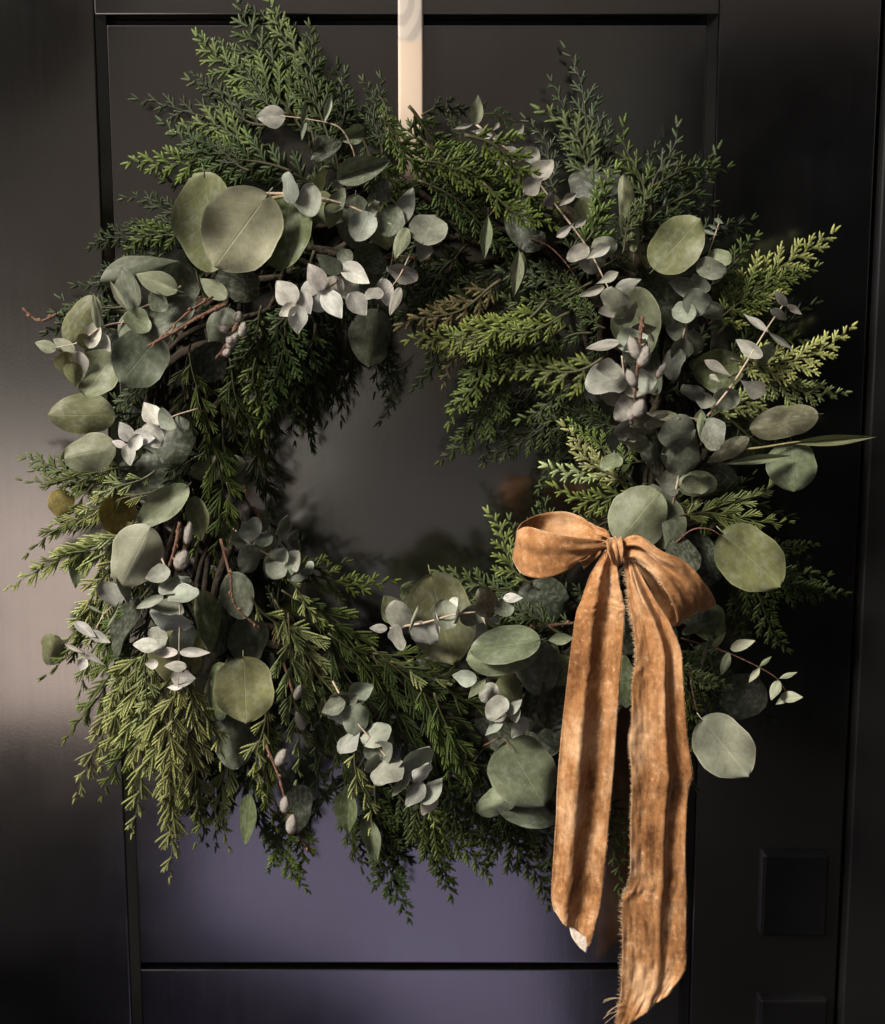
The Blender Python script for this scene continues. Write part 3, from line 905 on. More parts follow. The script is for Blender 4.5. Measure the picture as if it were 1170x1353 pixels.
FR += [
 (390,430,395,590,.05,.035,'L',5), (410,450,430,590,.05,.035,'L',0), (350,520,375,640,.06,.05,'L',0), (340,560,362,690,.05,.045,'L',5), (330,600,370,720,.045,.04,'L',5), (430,440,470,520,.04,.035,'L',5),
 (370,420,360,600,.085,.06,'L',1), (400,430,412,560,.07,.06,'L',1), (300,480,345,600,.09,.08,'L',1), (470,380,500,480,.05,.04,'L',5), (330,440,395,520,.09,.08,'L',1),
 (170,780,85,930,.07,.06,'L',4), (190,840,118,1060,.08,.06,'L',4), (230,900,215,1120,.09,.07,'L',4), (170,820,105,980,.07,.06,'L',2), (300,960,285,1110,.07,.055,'L',4), (320,1000,360,1120,.06,.05,'L',1),
 (260,900,260,1120,.08,.065,'L',1), (430,1000,400,1090,.05,.04,'L',1), (450,1020,470,1150,.05,.045,'L',1), (620,1060,660,1150,.045,.04,'T',1), (560,1020,600,1190,.05,.04,'T',1), (500,1060,540,1180,.045,.04,'T',0),
 (400,870,440,1000,.08,.075,'L',1), (420,920,470,1040,.075,.07,'L',1), (560,960,640,1110,.06,.055,'L',1), (600,980,670,1090,.065,.06,'L',0), (330,890,370,1020,.07,.07,'L',1),
 (600,350,522,440,.06,.05,'T',0), (620,330,545,430,.055,.05,'T',1), (560,300,525,425,.05,.045,'T',0), (640,360,560,450,.06,.05,'T',0), (520,330,470,450,.05,.045,'L',0), (560,330,580,440,.05,.04,'T',5), (600,330,640,430,.05,.045,'T',5),
 (480,400,500,520,.045,.04,'L',5), (450,400,470,540,.05,.04,'L',0), (430,380,430,560,.06,.045,'L',1), (540,480,500,560,.04,.035,'F',5), (590,420,560,520,.05,.045,'T',0), (760,560,700,640,.05,.045,'T',5), (720,560,640,560,.05,.045,'T',0),
 (400,60,330,10,.05,.045,'T',0), (410,90,350,-10,.06,.05,'T',2), (300,130,255,95,.05,.045,'T',0), (150,440,70,410,.05,.045,'T',1), (950,700,1040,770,.05,.045,'T',0), (890,960,960,1000,.05,.045,'F',0),
]
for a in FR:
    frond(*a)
# dark undergrowth that fills the body of the ring, too deep to pick apart: one joined part
rg = random.Random(21)
PV, PF, PT_, PW, base = [], [], [], [], 0
def raw(me):
    n = len(me.vertices)
    co = np.empty(n * 3, dtype=np.float32); me.vertices.foreach_get('co', co)
    out = [co.reshape(-1, 3)]
    for nm in ('tip', 'wood'):
        q = np.empty(n, dtype=np.float32); me.attributes[nm].data.foreach_get('value', q); out.append(q)
    out.append([tuple(p.vertices) for p in me.polygons])
    return out
RAW = [raw(FRONDS[(st_, 0.07)][k_]) for st_ in 'TL' for k_ in range(2)]
for k in range(64):
    t = 2 * math.pi * (k + rg.uniform(-.3, .3)) / 64
    r = RAD + rg.uniform(-55, 70)
    x, y = CX + r * math.cos(t), CY + r * math.sin(t)
    an = t + rg.choice((-1, 1)) * rg.uniform(0.3, 1.3) + (math.pi if rg.random() < 0.4 else 0)
    ln = rg.uniform(95, 150) if math.cos(an - t) > 0 else rg.uniform(80, 110)
    B, T = U(x, y, rg.uniform(.03, .05)), U(x + ln * math.cos(an), y + ln * math.sin(an), rg.uniform(.03, .05))
    co, tp, wd, fc = rg.choice(RAW)
    s_ = (T - B).length / 0.07
    M = np.array(frame_between(B, T, rg.uniform(-30, 30)))
    PV.append((co * s_) @ M.T + np.array(B))
    PT_.append(tp)
    PW.append(wd)
    PF += [tuple(i + base for i in f) for f in fc]
    base += len(co)
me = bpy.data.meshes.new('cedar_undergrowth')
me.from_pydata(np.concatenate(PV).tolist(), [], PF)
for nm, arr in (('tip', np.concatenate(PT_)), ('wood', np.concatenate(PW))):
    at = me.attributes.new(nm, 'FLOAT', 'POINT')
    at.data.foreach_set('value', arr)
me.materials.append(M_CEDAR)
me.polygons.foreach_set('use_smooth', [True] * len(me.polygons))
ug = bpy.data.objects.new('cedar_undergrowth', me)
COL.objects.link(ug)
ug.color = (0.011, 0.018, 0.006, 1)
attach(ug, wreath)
ug['kind'] = 'stuff'

# ---------------- leaves
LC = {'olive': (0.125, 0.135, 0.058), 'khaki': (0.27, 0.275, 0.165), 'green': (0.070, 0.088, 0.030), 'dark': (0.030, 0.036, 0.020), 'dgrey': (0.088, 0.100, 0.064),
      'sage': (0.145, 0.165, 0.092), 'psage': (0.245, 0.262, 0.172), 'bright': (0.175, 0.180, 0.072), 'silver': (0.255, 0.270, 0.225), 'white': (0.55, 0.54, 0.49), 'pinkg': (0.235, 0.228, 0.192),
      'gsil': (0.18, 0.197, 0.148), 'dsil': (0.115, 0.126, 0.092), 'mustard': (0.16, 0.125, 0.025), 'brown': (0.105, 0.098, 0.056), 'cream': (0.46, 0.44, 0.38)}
leaf_n = [0]
def jit(c, rg, a=0.1):
    j = 1 + rg.uniform(-a, a)
    return tuple(x * j * (1 + rg.uniform(-a, a) * 0.4) for x in c)

def leaf(bx, by, tx, ty, w, h, kind='R', col='sage', roll=0.0, dh=0.0, var=None, name='eucalyptus_leaf', parent=None):
    rg = random.Random(leaf_n[0] * 7 + 3)
    leaf_n[0] += 1
    if parent is None and kind in 'RBO' and var is None:
        roll += rg.uniform(-26, 26)
        dh += rg.uniform(-0.35, 0.35) * w * 0.00065
    B, T = U(bx, by, h), U(tx, ty, h + dh)
    lst = LEAVES[kind]
    me = lst[var if var is not None else rg.randrange(len(lst))]
    return place(me, name, B, T, w * mpp((B + T) * .5) / max(0.35, math.cos(R(roll))), roll + rg.uniform(-6, 6), jit(LC[col], rg), parent or wreath)

BIG = [
 (272,236,282,360,82,.100,'R','olive',25,0), (350,262,285,352,104,.125,'R','khaki',0,0,0), (384,262,370,358,70,.105,'R','green',10,0), (404,264,455,292,42,.095,'O','olive',0,0),
 (446,238,516,212,36,.110,'C','dgrey',0,0,0), (470,262,468,328,46,.085,'R','dgrey',0,0), (490,325,478,382,46,.075,'R','green',0,0), (500,290,512,332,34,.085,'O','olive',0,0),
 (500,412,490,482,58,.055,'R','dgrey',0,0), (492,360,500,330,30,.08,'R','dark',0,0),(420,180,440,215,30,.08,'O','dark',0,0),
 (132,374,234,352,42,.095,'B','dgrey',20,0), (180,410,160,352,36,.110,'O','dgrey',0,0), (236,384,180,362,30,.115,'C','psage',0,0,2), (226,400,238,348,50,.100,'R','dgrey',25,0),
 (300,394,264,368,24,.100,'P','psage',0,0), (320,354,314,398,60,.080,'R','dark',0,0), (208,447,160,505,74,.110,'R','dgrey',0,0,0), (150,470,112,522,54,.095,'R','sage',20,0),
 (124,396,78,452,40,.090,'B','olive',20,0), (252,400,194,440,38,.105,'R','dgrey',10,0), (195,415,158,445,38,.095,'R','sage',0,0), (152,440,120,480,46,.085,'R','dark',0,0),
 (146,548,63,549,54,.090,'R','olive',0,0,1), (148,592,80,606,50,.100,'R','sage',0,0,3), (192,592,188,658,78,.070,'R','dark',0,0), (242,560,215,612,50,.080,'R','dark',0,0),
 (318,612,246,630,34,.075,'B','sage',0,0), (245,645,186,692,40,.105,'R','sage',10,0), (257,655,266,716,30,.100,'O','olive',30,0), (150,655,162,706,50,.085,'R','mustard',0,0), (84,650,76,685,36,.06,'R','mustard',0,0),
 (196,702,158,778,66,.115,'R','psage',0,0,3), (110,718,100,778,30,.06,'O','sage',0,0), (258,500,290,450,50,.075,'R','dark',0,0), (300,410,285,470,50,.08,'R','dgrey',0,0),
 (268,780,276,868,34,.105,'B','green',40,0), (290,800,288,870,46,.090,'R','dark',0,0), (308,760,322,818,44,.080,'R','dgrey',20,0), (328,812,326,876,52,.075,'R','dgrey',0,0),
 (322,872,326,954,80,.120,'R','bright',0,0,0), (292,882,268,954,42,.105,'B','green',35,0), (304,945,314,1018,56,.085,'R','dgrey',0,0), (246,836,240,908,74,.095,'R','bright',0,0),
 (190,800,146,866,32,.085,'B','dark',30,0), (72,842,62,882,34,.060,'R','olive',0,0), (332,1048,325,1118,24,.065,'O','green',30,0), (462,1035,458,1106,30,.065,'N','green',20,0), (480,1078,500,1140,24,.060,'O','sage',10,0),
 (400,1040,385,1100,40,.045,'R','dark',0,0), (420,960,450,1000,40,.05,'R','dark',0,0), (345,860,355,900,40,.05,'R','dark',0,0),
 (570,764,598,876,90,.085,'R','olive',0,0,0), (532,822,508,786,36,.070,'O','olive',0,0), (560,790,530,776,34,.055,'R','green',0,0), (706,852,617,872,62,.112,'R','sage',0,0,1), (708,846,622,860,50,.120,'R','sage',0,0,0),
 (690,846,716,925,66,.095,'R','dgrey',0,0), (688,800,752,790,62,.070,'R','dark',0,0), (724,846,760,842,16,.105,'N','sage',0,0), (660,896,694,935,36,.085,'B','olive',0,0), (672,985,720,1066,88,.105,'R','sage',0,0,1),
 (660,1060,740,1082,44,.080,'R','dgrey',0,0), (678,1052,628,1076,36,.090,'R','sage',0,0), (740,880,728,960,60,.070,'R','dark',0,0), (735,900,700,965,60,.065,'R','dark',0,0), (752,868,725,905,44,.080,'R','green',0,0),
 (700,960,740,990,60,.06,'R','dark',0,0), (800,900,838,902,74,.060,'R','green',0,0), (840,860,810,820,60,.05,'R','dark',0,0), (760,960,800,1000,60,.05,'R','dark',0,0), (780,880,800,950,70,.045,'R','dark',0,0),
 (560,860,600,900,50,.05,'R','dark',0,0), (640,930,700,1000,60,.05,'R','dark',0,0), (760,1010,730,1075,60,.06,'R','dark',0,0),
 (820,712,872,650,78,.100,'R','sage',0,0,3), (890,720,850,642,60,.092,'R','dgrey',20,0), (958,706,1030,774,80,.095,'R','bright',0,0,0), (910,712,950,768,44,.070,'R','dark',0,0), (920,765,960,720,50,.060,'R','dark',0,0),
 (930,953,988,1024,74,.128,'R','psage',0,0,0), (1046,588,1050,650,66,.085,'R','sage',0,0,1), (1076,548,992,566,44,.090,'R','brown',10,0,1), (1040,586,1162,577,14,.085,'N','olive',0,0,0), (990,578,934,612,24,.090,'O','brown',0,0),
 (1045,602,955,613,12,.090,'N','sage',0,0), (868,352,925,290,66,.085,'R','olive',0,0,0), (838,326,828,230,26,.090,'B','olive',10,0,1), (786,258,786,212,72,.070,'R','dark',0,0), (768,264,786,312,32,.095,'B','olive',0,0),
 (815,330,812,285,32,.065,'R','dark',0,0), (845,365,890,430,60,.055,'R','dark',0,0), (840,385,846,475,64,.075,'R','sage',0,0,2), (835,420,870,520,40,.07,'R','dgrey',0,0), (920,490,985,478,58,.070,'R','green',0,0),
 (645,284,640,344,16,.110,'N','sage',0,0,0), (686,330,680,392,18,.110,'N','sage',0,0,0), (690,332,690,376,14,.105,'N','green',0,0), (680,262,698,332,40,.085,'R','dark',0,0),
 (860,575,872,632,30,.080,'O','dark',0,0), (905,585,900,626,50,.085,'R','dgrey',0,0), (945,640,895,640,34,.085,'R','sage',0,0), (870,610,905,640,40,.07,'R','dark',0,0), (815,780,890,860,60,.04,'R','dark',0,0),
 (905,820,930,790,40,.06,'R','dark',0,0), (920,860,960,900,50,.04,'R','dark',0,0), (925,800,948,845,44,.05,'R','green',0,0), (1000,900,960,945,60,.04,'R','dark',0,0), (970,640,920,610,40,.06,'R','dark',0,0),
 (600,460,640,440,26,.06,'O','dgrey',0,0),(655,448,690,432,26,.09,'O','sage',0,0),
]
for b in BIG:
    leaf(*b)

def near_on(pts, x, y):
    best, bd = None, 1e9
    for i in range(len(pts) - 1):
        a, b = np.array(pts[i][:2], float), np.array(pts[i + 1][:2], float)
        d = b - a
        t = max(0, min(1, np.dot(np.array([x, y]) - a, d) / max(1e-6, d.dot(d))))
        q = a + d * t
        ds = math.hypot(q[0] - x, q[1] - y)
        if ds < bd:
            h = pts[i][2] * (1 - t) + pts[i + 1][2] * t
            best, bd = (q[0], q[1], h, d / max(1e-6, np.linalg.norm(d))), ds
    return best, bd

branch_n = [0]
def sprig(pts, leaves, col='silver', stem=M_STEM_PALE, r=0.9, name='eucalyptus_branch'):
    """a branch: a stem polyline (px, py, h) and leaves (cx, cy, length, width[, kind, colour, angle])"""
    rg = random.Random(branch_n[0] * 31 + 5)
    branch_n[0] += 1
    P0 = U(*pts[0])
    br = empty(name, P0 - Vector(wreath.location))
    br.parent = wreath
    cm = catmull([tuple(U(*p)) for p in pts], 6 * (len(pts) - 1))
    k = len(cm)
    tube('stem', cm, [r * 0.001 * (1 - 0.55 * i / k) for i in range(k)], stem, br)
    for q in leaves:
        cx, cy, ln, w = q[:4]
        kind = q[4] if len(q) > 4 and q[4] else 'D'
        c = q[5] if len(q) > 5 and q[5] else col
        near, dist = near_on(pts, cx, cy)
        if len(q) > 6:
            a = R(q[6])
            dx, dy = math.cos(a), math.sin(a)
        elif dist > 3:
            dx, dy = (cx - near[0]) / dist, (cy - near[1]) / dist
        else:
            a = rg.uniform(0, 6.28)
            dx, dy = math.cos(a), math.sin(a)
        h = near[2] + rg.uniform(-0.004, 0.010)
        dh = rg.uniform(-0.6, 0.6) * ln * 0.00065
        roll = rg.uniform(-30, 30) if kind == 'D' else rg.uniform(-16, 16)
        if c in ('white', 'cream'):
            roll *= 0.3
            dh *= 0.4
        if w < 0.8 * ln and kind == 'D':
            roll = math.degrees(math.acos(max(0.3, w / (0.92 * ln)))) * rg.choice((-1, 1))
        leaf(cx - dx * ln / 2, cy - dy * ln / 2, cx + dx * ln / 2, cy + dy * ln / 2, w, h, kind, c, roll, dh, name='leaf', parent=br)
    return br

sprig([(628,163,.09),(690,215,.10),(730,265,.105),(775,325,.11),(800,372,.112),(818,415,.112),(826,460,.11),(826,480,.108)],
      [(630,145,40,18,'P','psage'),(612,168,28,7,'N'),(640,176,38,14,'S'),(655,168,16,7,'S'),(680,176,34,18,'S'),(672,212,34,26),(702,208,30,30,'D','pinkg'),(692,226,22,24,'D','pinkg'),
       (718,228,32,28,'D','pinkg'),(706,244,34,24,'S','pinkg'),(722,262,22,14),(750,264,32,12,'S'),(748,303,32,12,'S'),(766,296,24,10,'S'),(764,334,26,22,'D','pinkg'),(790,334,40,16,'S'),
       (800,328,36,30,'D','gsil'),(786,346,30,38,'D','pinkg'),(802,368,34,14,'S'),(782,385,36,12,'P'),(830,376,38,16,'P'),(812,398,34,40,'D','gsil'),(805,420,34,20),(830,414,36,26,'D','gsil'),
       (796,456,46,14,'P'),(850,436,38,18,'P','brown'),(842,462,36,34,'D','silver'),(834,455,40,30,'D','silver')], 'pinkg', M_STEM_PALE, 0.9)
sprig([(822,470,.112),(828,520,.108),(834,560,.105),(838,600,.09)],
      [(802,500,40,44,'D','silver'),(800,492,34,30,'D','pinkg'),(812,520,36,34),(845,515,44,34),(852,498,40,38,'D','silver'),(828,538,34,30),(830,572,30,30,'D','dsil'),(846,566,26,22),(818,566,26,26),(836,585,36,26,'D','dsil'),(848,555,34,20,'P','brown'),(808,610,24,20,'D','sage')], 'pinkg', M_STEM_PALE, 0.8)
sprig([(902,448,.08),(915,400,.085),(935,340,.08),(952,290,.07)],
      [(950,292,14,6,'N'),(943,300,16,5,'N'),(958,300,12,5,'N'),(938,307,24,5,'N'),(925,320,34,28,'D','dsil'),(952,340,30,24,'D','sage'),(940,355,34,28,'D','dsil'),(905,372,34,26,'D','dsil'),(925,372,32,30,'D','dsil'),
       (922,400,34,36,'D','gsil'),(902,412,34,28,'D','gsil'),(890,436,26,24,'D','dsil'),(896,460,34,28,'D','dsil'),(915,455,34,32,'D','dsil'),(890,480,34,26,'D','dsil'),(945,412,30,24,'D','dsil')], 'dsil', M_STEM_PALE, 0.8)
sprig([(935,550,.105),(970,505,.105),(1010,440,.10),(1037,400,.09)],
      [(1032,394,26,12,'P'),(1050,409,24,9,'P'),(1030,416,26,13,'P'),(1000,428,42,11,'N'),(1032,450,40,9,'N'),(990,460,44,20,'P'),(1014,468,30,28,'D','gsil'),(950,487,44,14,'S'),(994,512,40,26,'S'),
       (934,522,32,20,'D'),(960,525,30,36,'D','gsil'),(915,520,30,22,'D','dsil'),(945,500,18,8,'S')], 'pinkg', M_STEM_PALE, 1.0)
sprig([(890,665,.10),(905,585,.11),(900,553,.115),(930,556,.11)],
      [(895,572,46,46,'D','dsil'),(940,575,40,36,'D','dsil'),(876,549,46,14,'P','brown'),(928,550,20,16,'D','sage'),(925,560,34,9,'N','sage'),(870,560,34,20,'D','dsil'),(905,606,44,48,'R','dgrey'),(922,640,36,26,'D','sage'),(880,640,36,34,'D','dsil')], 'dsil', M_STEM_PALE, 1.0)
sprig([(470,215,.09),(466,196,.095),(448,168,.10),(410,158,.10),(372,153,.10)],
      [(358,154,38,30,'P','cream'),(402,148,38,8,'N','sage'),(402,172,34,8,'N','dsil'),(434,144,40,9,'N','psage'),(468,178,34,24,'C','sage'),(430,200,44,18,'R','dark')], 'sage', M_STEM_PALE, 0.8)
sprig([(320,256,.115),(395,257,.118),(455,270,.112),(500,290,.11),(548,308,.108),(574,318,.10)],
      [(380,247,38,24,'D','silver'),(412,262,42,34,'D','silver'),(445,268,24,40,'D','dgrey'),(493,274,52,16,'P','silver'),(478,302,40,36,'D','silver'),(536,272,56,26,'P','silver'),(567,300,46,50,'D','gsil'),
       (530,321,44,20,'P','sage'),(516,292,40,36,'D','dgrey'),(505,250,30,30,'D','dark'),(555,330,30,22,'D','pinkg'),(425,240,34,20,'D','olive'),(492,262,26,9,'N','sage')], 'silver', M_STEM_PALE, 1.2)
sprig([(350,300,.108),(345,268,.118),(395,258,.118),(425,264,.116),(460,275,.105)], [(440,285,34,24,'O','olive')], 'olive', M_STEM_GREEN, 1.8)
sprig([(468,340,.10),(448,370,.115),(420,388,.122),(392,402,.126)],
      [(378,386,40,32,'P','white'),(380,410,26,18,'P','white'),(393,422,40,26,'P','white'),(403,400,34,22,'P','white'),(391,400,18,16,'D','cream'),(420,392,44,40,'D','white'),(418,365,40,26,'P','white'),
       (440,402,44,28,'P','white'),(444,380,34,24,'P','cream'),(462,382,38,30,'D','white'),(470,362,44,26,'P','white'),(473,402,38,28,'P','white'),(435,348,40,24,'O','dgrey'),(455,338,26,22,'O','dgrey'),(458,358,14,8,'N','sage')], 'white', M_STEM_BROWN, 0.8)
sprig([(545,330,.10),(528,365,.11),(510,388,.112)],
      [(509,386,38,22,'P','white',80),(522,398,40,14,'P','pinkg',110),(530,362,40,26,'D','pinkg'),(494,388,22,16,'D','pinkg')], 'pinkg', M_STEM_PALE, 0.7)
# pale cluster at the left edge
sprig([(190,425,.09),(140,430,.105),(105,452,.11),(70,460,.10)],
      [(60,457,30,16,'P','psage'),(84,456,34,18,'P','sage'),(88,482,34,26,'O','bright'),(106,482,38,22,'P','cream'),(98,495,34,24,'O','bright'),(124,440,42,22,'P','cream'),(128,412,50,13,'P','psage',-100),
       (138,452,30,16,'P','white'),(82,476,14,12,'D','white'),(88,470,10,8,'D','white'),(112,452,26,18,'O','bright')], 'psage', M_STEM_PALE, 0.9)
sprig([(240,378,.11),(215,395,.11),(175,412,.112),(158,432,.11)],
      [(158,392,50,9,'N','psage',60),(212,398,30,22,'D','dgrey'),(182,428,38,30,'D','sage'),(245,420,50,9,'N','psage',-30)], 'sage', M_STEM_PALE, 0.9)
sprig([(262,540,.10),(225,552,.11),(196,572,.118),(168,590,.122)],
      [(200,546,36,26,'P','white'),(226,552,34,24,'D','gsil'),(166,570,30,20,'P','white'),(157,586,20,10,'P','white'),(170,601,30,18,'P','white'),(190,578,30,22,'P','white'),(203,576,34,28,'D','cream'),(180,584,22,18,'D','white'),(240,562,22,14,'D','gsil')], 'white', M_STEM_PALE, 0.8)
# silver cluster, left low
sprig([(214,738,.11),(236,790,.118),(237,850,.120),(236,908,.115)],
      [(212,762,32,26,'D','silver'),(235,770,28,20,'D','gsil'),(228,778,32,22,'D','silver'),(198,796,42,13,'P','silver'),(246,790,38,26,'D','silver'),(222,812,44,28,'D','gsil'),(226,822,50,20,'D','silver'),(205,845,34,34,'D','silver'),
       (245,844,40,42,'D','silver'),(192,852,34,20,'P','cream'),(218,862,36,14,'P','cream'),(258,862,40,13,'P','cream'),(202,876,16,14,'D','cream'),(232,880,30,14,'P','cream'),(243,896,32,24,'P','white'),(232,908,20,8,'N','white'),(240,770,24,16,'D','silver')], 'silver', M_STEM_PALE, 0.8)
sprig([(165,788,.095),(138,812,.11),(118,852,.115),(109,888,.11)],
      [(143,786,38,30,'D','silver'),(156,784,38,16,'D','silver'),(113,832,34,14,'P','white',35),(131,842,34,14,'P','white',25),(98,857,28,6,'N','cream',25),(120,868,44,9,'P','white',30),(109,878,20,14,'P','white'),(125,805,26,4,'N','sage'),(150,812,40,5,'N','sage',115)], 'cream', M_STEM_PALE, 0.7)
sprig([(300,690,.05),(335,722,.06),(370,740,.065),(405,765,.06)],
      [(320,710,26,24,'D','gsil'),(332,700,28,26,'D','silver'),(330,740,36,30,'D','dsil'),(350,722,30,26,'D','gsil'),(358,738,36,28,'D','silver'),(350,712,22,20,'D','gsil'),(372,728,26,24,'D','silver'),(380,745,28,26,'D','gsil'),
       (396,738,30,26,'D','silver'),(366,756,24,28,'D','gsil'),(390,758,24,26,'D','dsil'),(372,692,28,14,'D','dsil'),(385,705,20,12,'D','dsil'),(345,690,24,16,'D','dsil'),(408,750,18,14,'D','silver')], 'silver', M_STEM_PALE, 0.7)
sprig([(516,830,.09),(560,823,.11),(600,812,.118),(645,806,.11),(672,790,.105)],
      [(526,812,36,34,'D','pinkg'),(500,830,24,12,'P','pinkg'),(530,842,32,22,'D','pinkg'),(562,838,36,38,'D','silver'),(588,812,38,34,'D','gsil'),(608,808,38,14,'D','white',90),(624,811,30,30,'D','dsil'),
       (578,825,40,6,'N','white',80),(636,815,26,5,'N','cream',60),(645,795,36,34,'D','brown'),(666,804,26,28,'D','dsil'),(678,790,26,13,'P','white'),(546,818,40,5,'N','psage',110)], 'pinkg', M_STEM_PALE, 1.0)
sprig([(440,900,.08),(465,945,.095),(498,985,.105),(532,1022,.11),(572,1050,.105)],
      [(455,918,40,30,'D','gsil'),(474,915,34,28,'D','gsil'),(452,948,36,20,'D','silver'),(470,952,40,36,'D','gsil'),(458,978,38,22,'D','silver'),(498,968,40,30,'D','silver'),(500,985,42,34,'D','gsil'),(515,990,30,30,'D','dsil'),(510,1018,44,32,'D','silver'),
       (548,1000,50,32,'D','silver'),(530,1036,40,16,'P','gsil'),(560,1022,28,20,'D','white'),(548,1050,40,24,'P','silver'),(572,1045,44,24,'P','silver'),(566,1062,36,22,'P','cream'),(445,935,30,24,'D','dsil'),(490,1008,26,18,'D','gsil')], 'silver', M_STEM_PALE, 0.9)
sprig([(612,890,.10),(648,922,.11),(676,950,.112),(690,960,.11)],
      [(614,895,34,22,'P','silver'),(630,912,36,14,'N','sage'),(645,916,28,24,'D','pinkg'),(656,935,30,26,'D','pinkg'),(656,956,36,14,'N','silver'),(680,934,28,14,'P','silver'),(686,946,20,12,'D','silver'),(686,962,34,20,'P','silver'),(665,945,20,16,'D','pinkg')], 'pinkg', M_STEM_PALE, 0.8)
sprig([(900,843,.10),(950,858,.10),(990,875,.098),(1025,895,.095),(1042,918,.09)],
      [(918,830,36,13,'P','sage',-25),(949,848,32,8,'N','sage',-50),(931,870,36,6,'N','sage',100),(982,852,34,14,'P','psage',-20),(958,878,32,12,'P','sage',110),(1012,874,22,6,'N','sage',-40),(997,893,26,9,'N','psage',125),
       (1042,892,26,7,'N','psage',-20),(1024,912,28,14,'P','psage',110),(1046,921,30,15,'P','psage',0),(1035,925,24,9,'N','psage',150)], 'sage', M_STEM_BROWN, 0.7)
sprig([(960,595,.085),(1000,592,.088),(1045,585,.088),(1070,582,.085)], [], 'olive', M_STEM_GREEN, 1.1)
sprig([(690,262,.10),(672,285,.105),(655,278,.11),(645,286,.11)], [], 'olive', M_STEM_BROWN, 0.6)
sprig([(700,315,.095),(725,325,.10),(750,350,.10),(772,385,.09)], [(704,318,34,26,'R','dark')], 'olive', M_STEM_BROWN, 0.7)
sprig([(890,720,.09),(915,700,.10),(940,700,.105),(962,715,.10)], [(905,735,50,40,'R','dark')], 'olive', M_STEM_BROWN, 0.8)
sprig([(910,880,.085),(920,935,.09),(932,955,.085)], [], 'olive', M_STEM_BROWN, 0.8)
sprig([(640,985,.08),(664,975,.10),(676,990,.108)], [(692,1010,1,1)], 'sage', M_STEM_BROWN, 0.8)

# ---------------- pussy willow
def catkin_mesh(seed):
    rg = random.Random(seed)
    V, F = [], []
    nu, nv = 14, 12
    for i in range(nu + 1):
        u = i / nu
        r = 0.30 * math.sin(math.pi * min(1, u * 0.94 + 0.06)) ** 0.7
        for k in range(nv):
            a = 2 * math.pi * k / nv
            q = r * (1 + 0.09 * rg.uniform(-1, 1))
            V.append((u, q * math.cos(a), q * math.sin(a)))
    for i in range(nu):
        for k in range(nv):
            F.append((i * nv + k, (i + 1) * nv + k, (i + 1) * nv + (k + 1) % nv, i * nv + (k + 1) % nv))
    F.append(tuple(range(nv)))
    F.append(tuple(nu * nv + k for k in reversed(range(nv))))
    for _ in range(520):                                    # silky fur
        u = rg.uniform(0.04, 1.0)
        a = rg.uniform(0, 6.28)
        r = 0.30 * math.sin(math.pi * min(1, u * 0.94 + 0.06)) ** 0.7
        p = Vector((u, r * math.cos(a), r * math.sin(a))) * 0.98
        nrm = Vector((0.75, math.cos(a), math.sin(a))).normalized()
        t = nrm.orthogonal().normalized()
        ln = rg.uniform(0.06, 0.13)
        b = len(V)
        V += [tuple(p + t * 0.009), tuple(p - t * 0.009), tuple(p + nrm * ln)]
        F.append((b, b + 1, b + 2))
    me = bpy.data.meshes.new('catkin')
    me.from_pydata(V, [], F)
    me.materials.append(M_CATKIN)
    me.materials.append(M_BUD)
    for p in me.polygons:
        c = p.center
        if c.x < 0.16:
            p.material_index = 1
    me.polygons.foreach_set('use_smooth', [True] * len(me.polygons))
    me.update()
    return me
CATS = [catkin_mesh(3), catkin_mesh(8)]
def willow(pts, cats, r=1.5, mat=M_STEM_BROWN):
    rg = random.Random(len(pts) * 100 + int(pts[0][0]))
    tw = empty('willow_twig', U(*pts[0]) - Vector(wreath.location))
    tw.parent = wreath
    cm = catmull([tuple(U(*p)) for p in pts], 8 * (len(pts) - 1))
    k = len(cm)
    rad = [r * 0.0008 * (1 - 0.4 * i / k) * (1 + (0.45 if i % 6 == 3 else rg.uniform(-.06, .06))) for i in range(k)]
    tube('stem', cm, rad, mat, tw, 8)
    for (bx, by, tx, ty, w, h) in cats:
        B, T = U(bx, by, h), U(tx, ty, h + 0.004)
        L = (T - B).length
        o = bpy.data.objects.new('catkin', rg.choice(CATS))
        COL.objects.link(o)
        s = 0.85 * w * mpp(B) / 0.6
        attach(o, tw, Matrix.Translation(B) @ frame_between(B, T).to_4x4() @ Matrix.Diagonal((L, s, s, 1)))
    for i in range(2, k - 1, 5):                             # leaf buds along the twig
        p = Vector(cm[i]); d = (Vector(cm[i + 1]) - p).normalized()
        n = (frame_between(p, p + d) @ Vector((0, rg.choice((-1, 1)), 0.3))).normalized()
        tube('bud', [p, p + n * 0.0016 + d * 0.0012, p + n * 0.0020 + d * 0.0034], [0.0012, 0.0010, 0.0002], M_BUD, tw, 5)
willow([(849,418,.125),(845,460,.13),(841,505,.13),(836,560,.12)],
       [(845,476,832,444,19,.134),(846,486,856,457,19,.134),(841,512,829,488,16,.134),(838,552,850,528,20,.134),(836,556,832,540,14,.132),(868,500,880,480,10,.11)], 1.8)
willow([(238,690,.12),(232,722,.125),(224,748,.12)], [(246,722,252,690,14,.118),(234,752,247,728,22,.130)], 2.0)
willow([(292,712,.10),(304,760,.11),(311,800,.115),(346,832,.11)], [], 1.6)
willow([(300,402,.12),(265,418,.125),(228,440,.13),(196,457,.13)], [], 2.0)
willow([(282,392,.11),(250,412,.118),(210,448,.12)], [], 1.2)
willow([(318,420,.10),(300,455,.11),(286,474,.105)], [(303,436,288,432,13,.112),(312,425,318,412,14,.11),(308,452,300,447,13,.112),(300,462,314,440,14,.11),(296,470,304,462,12,.114),(318,446,324,425,13,.112)], 2.0)
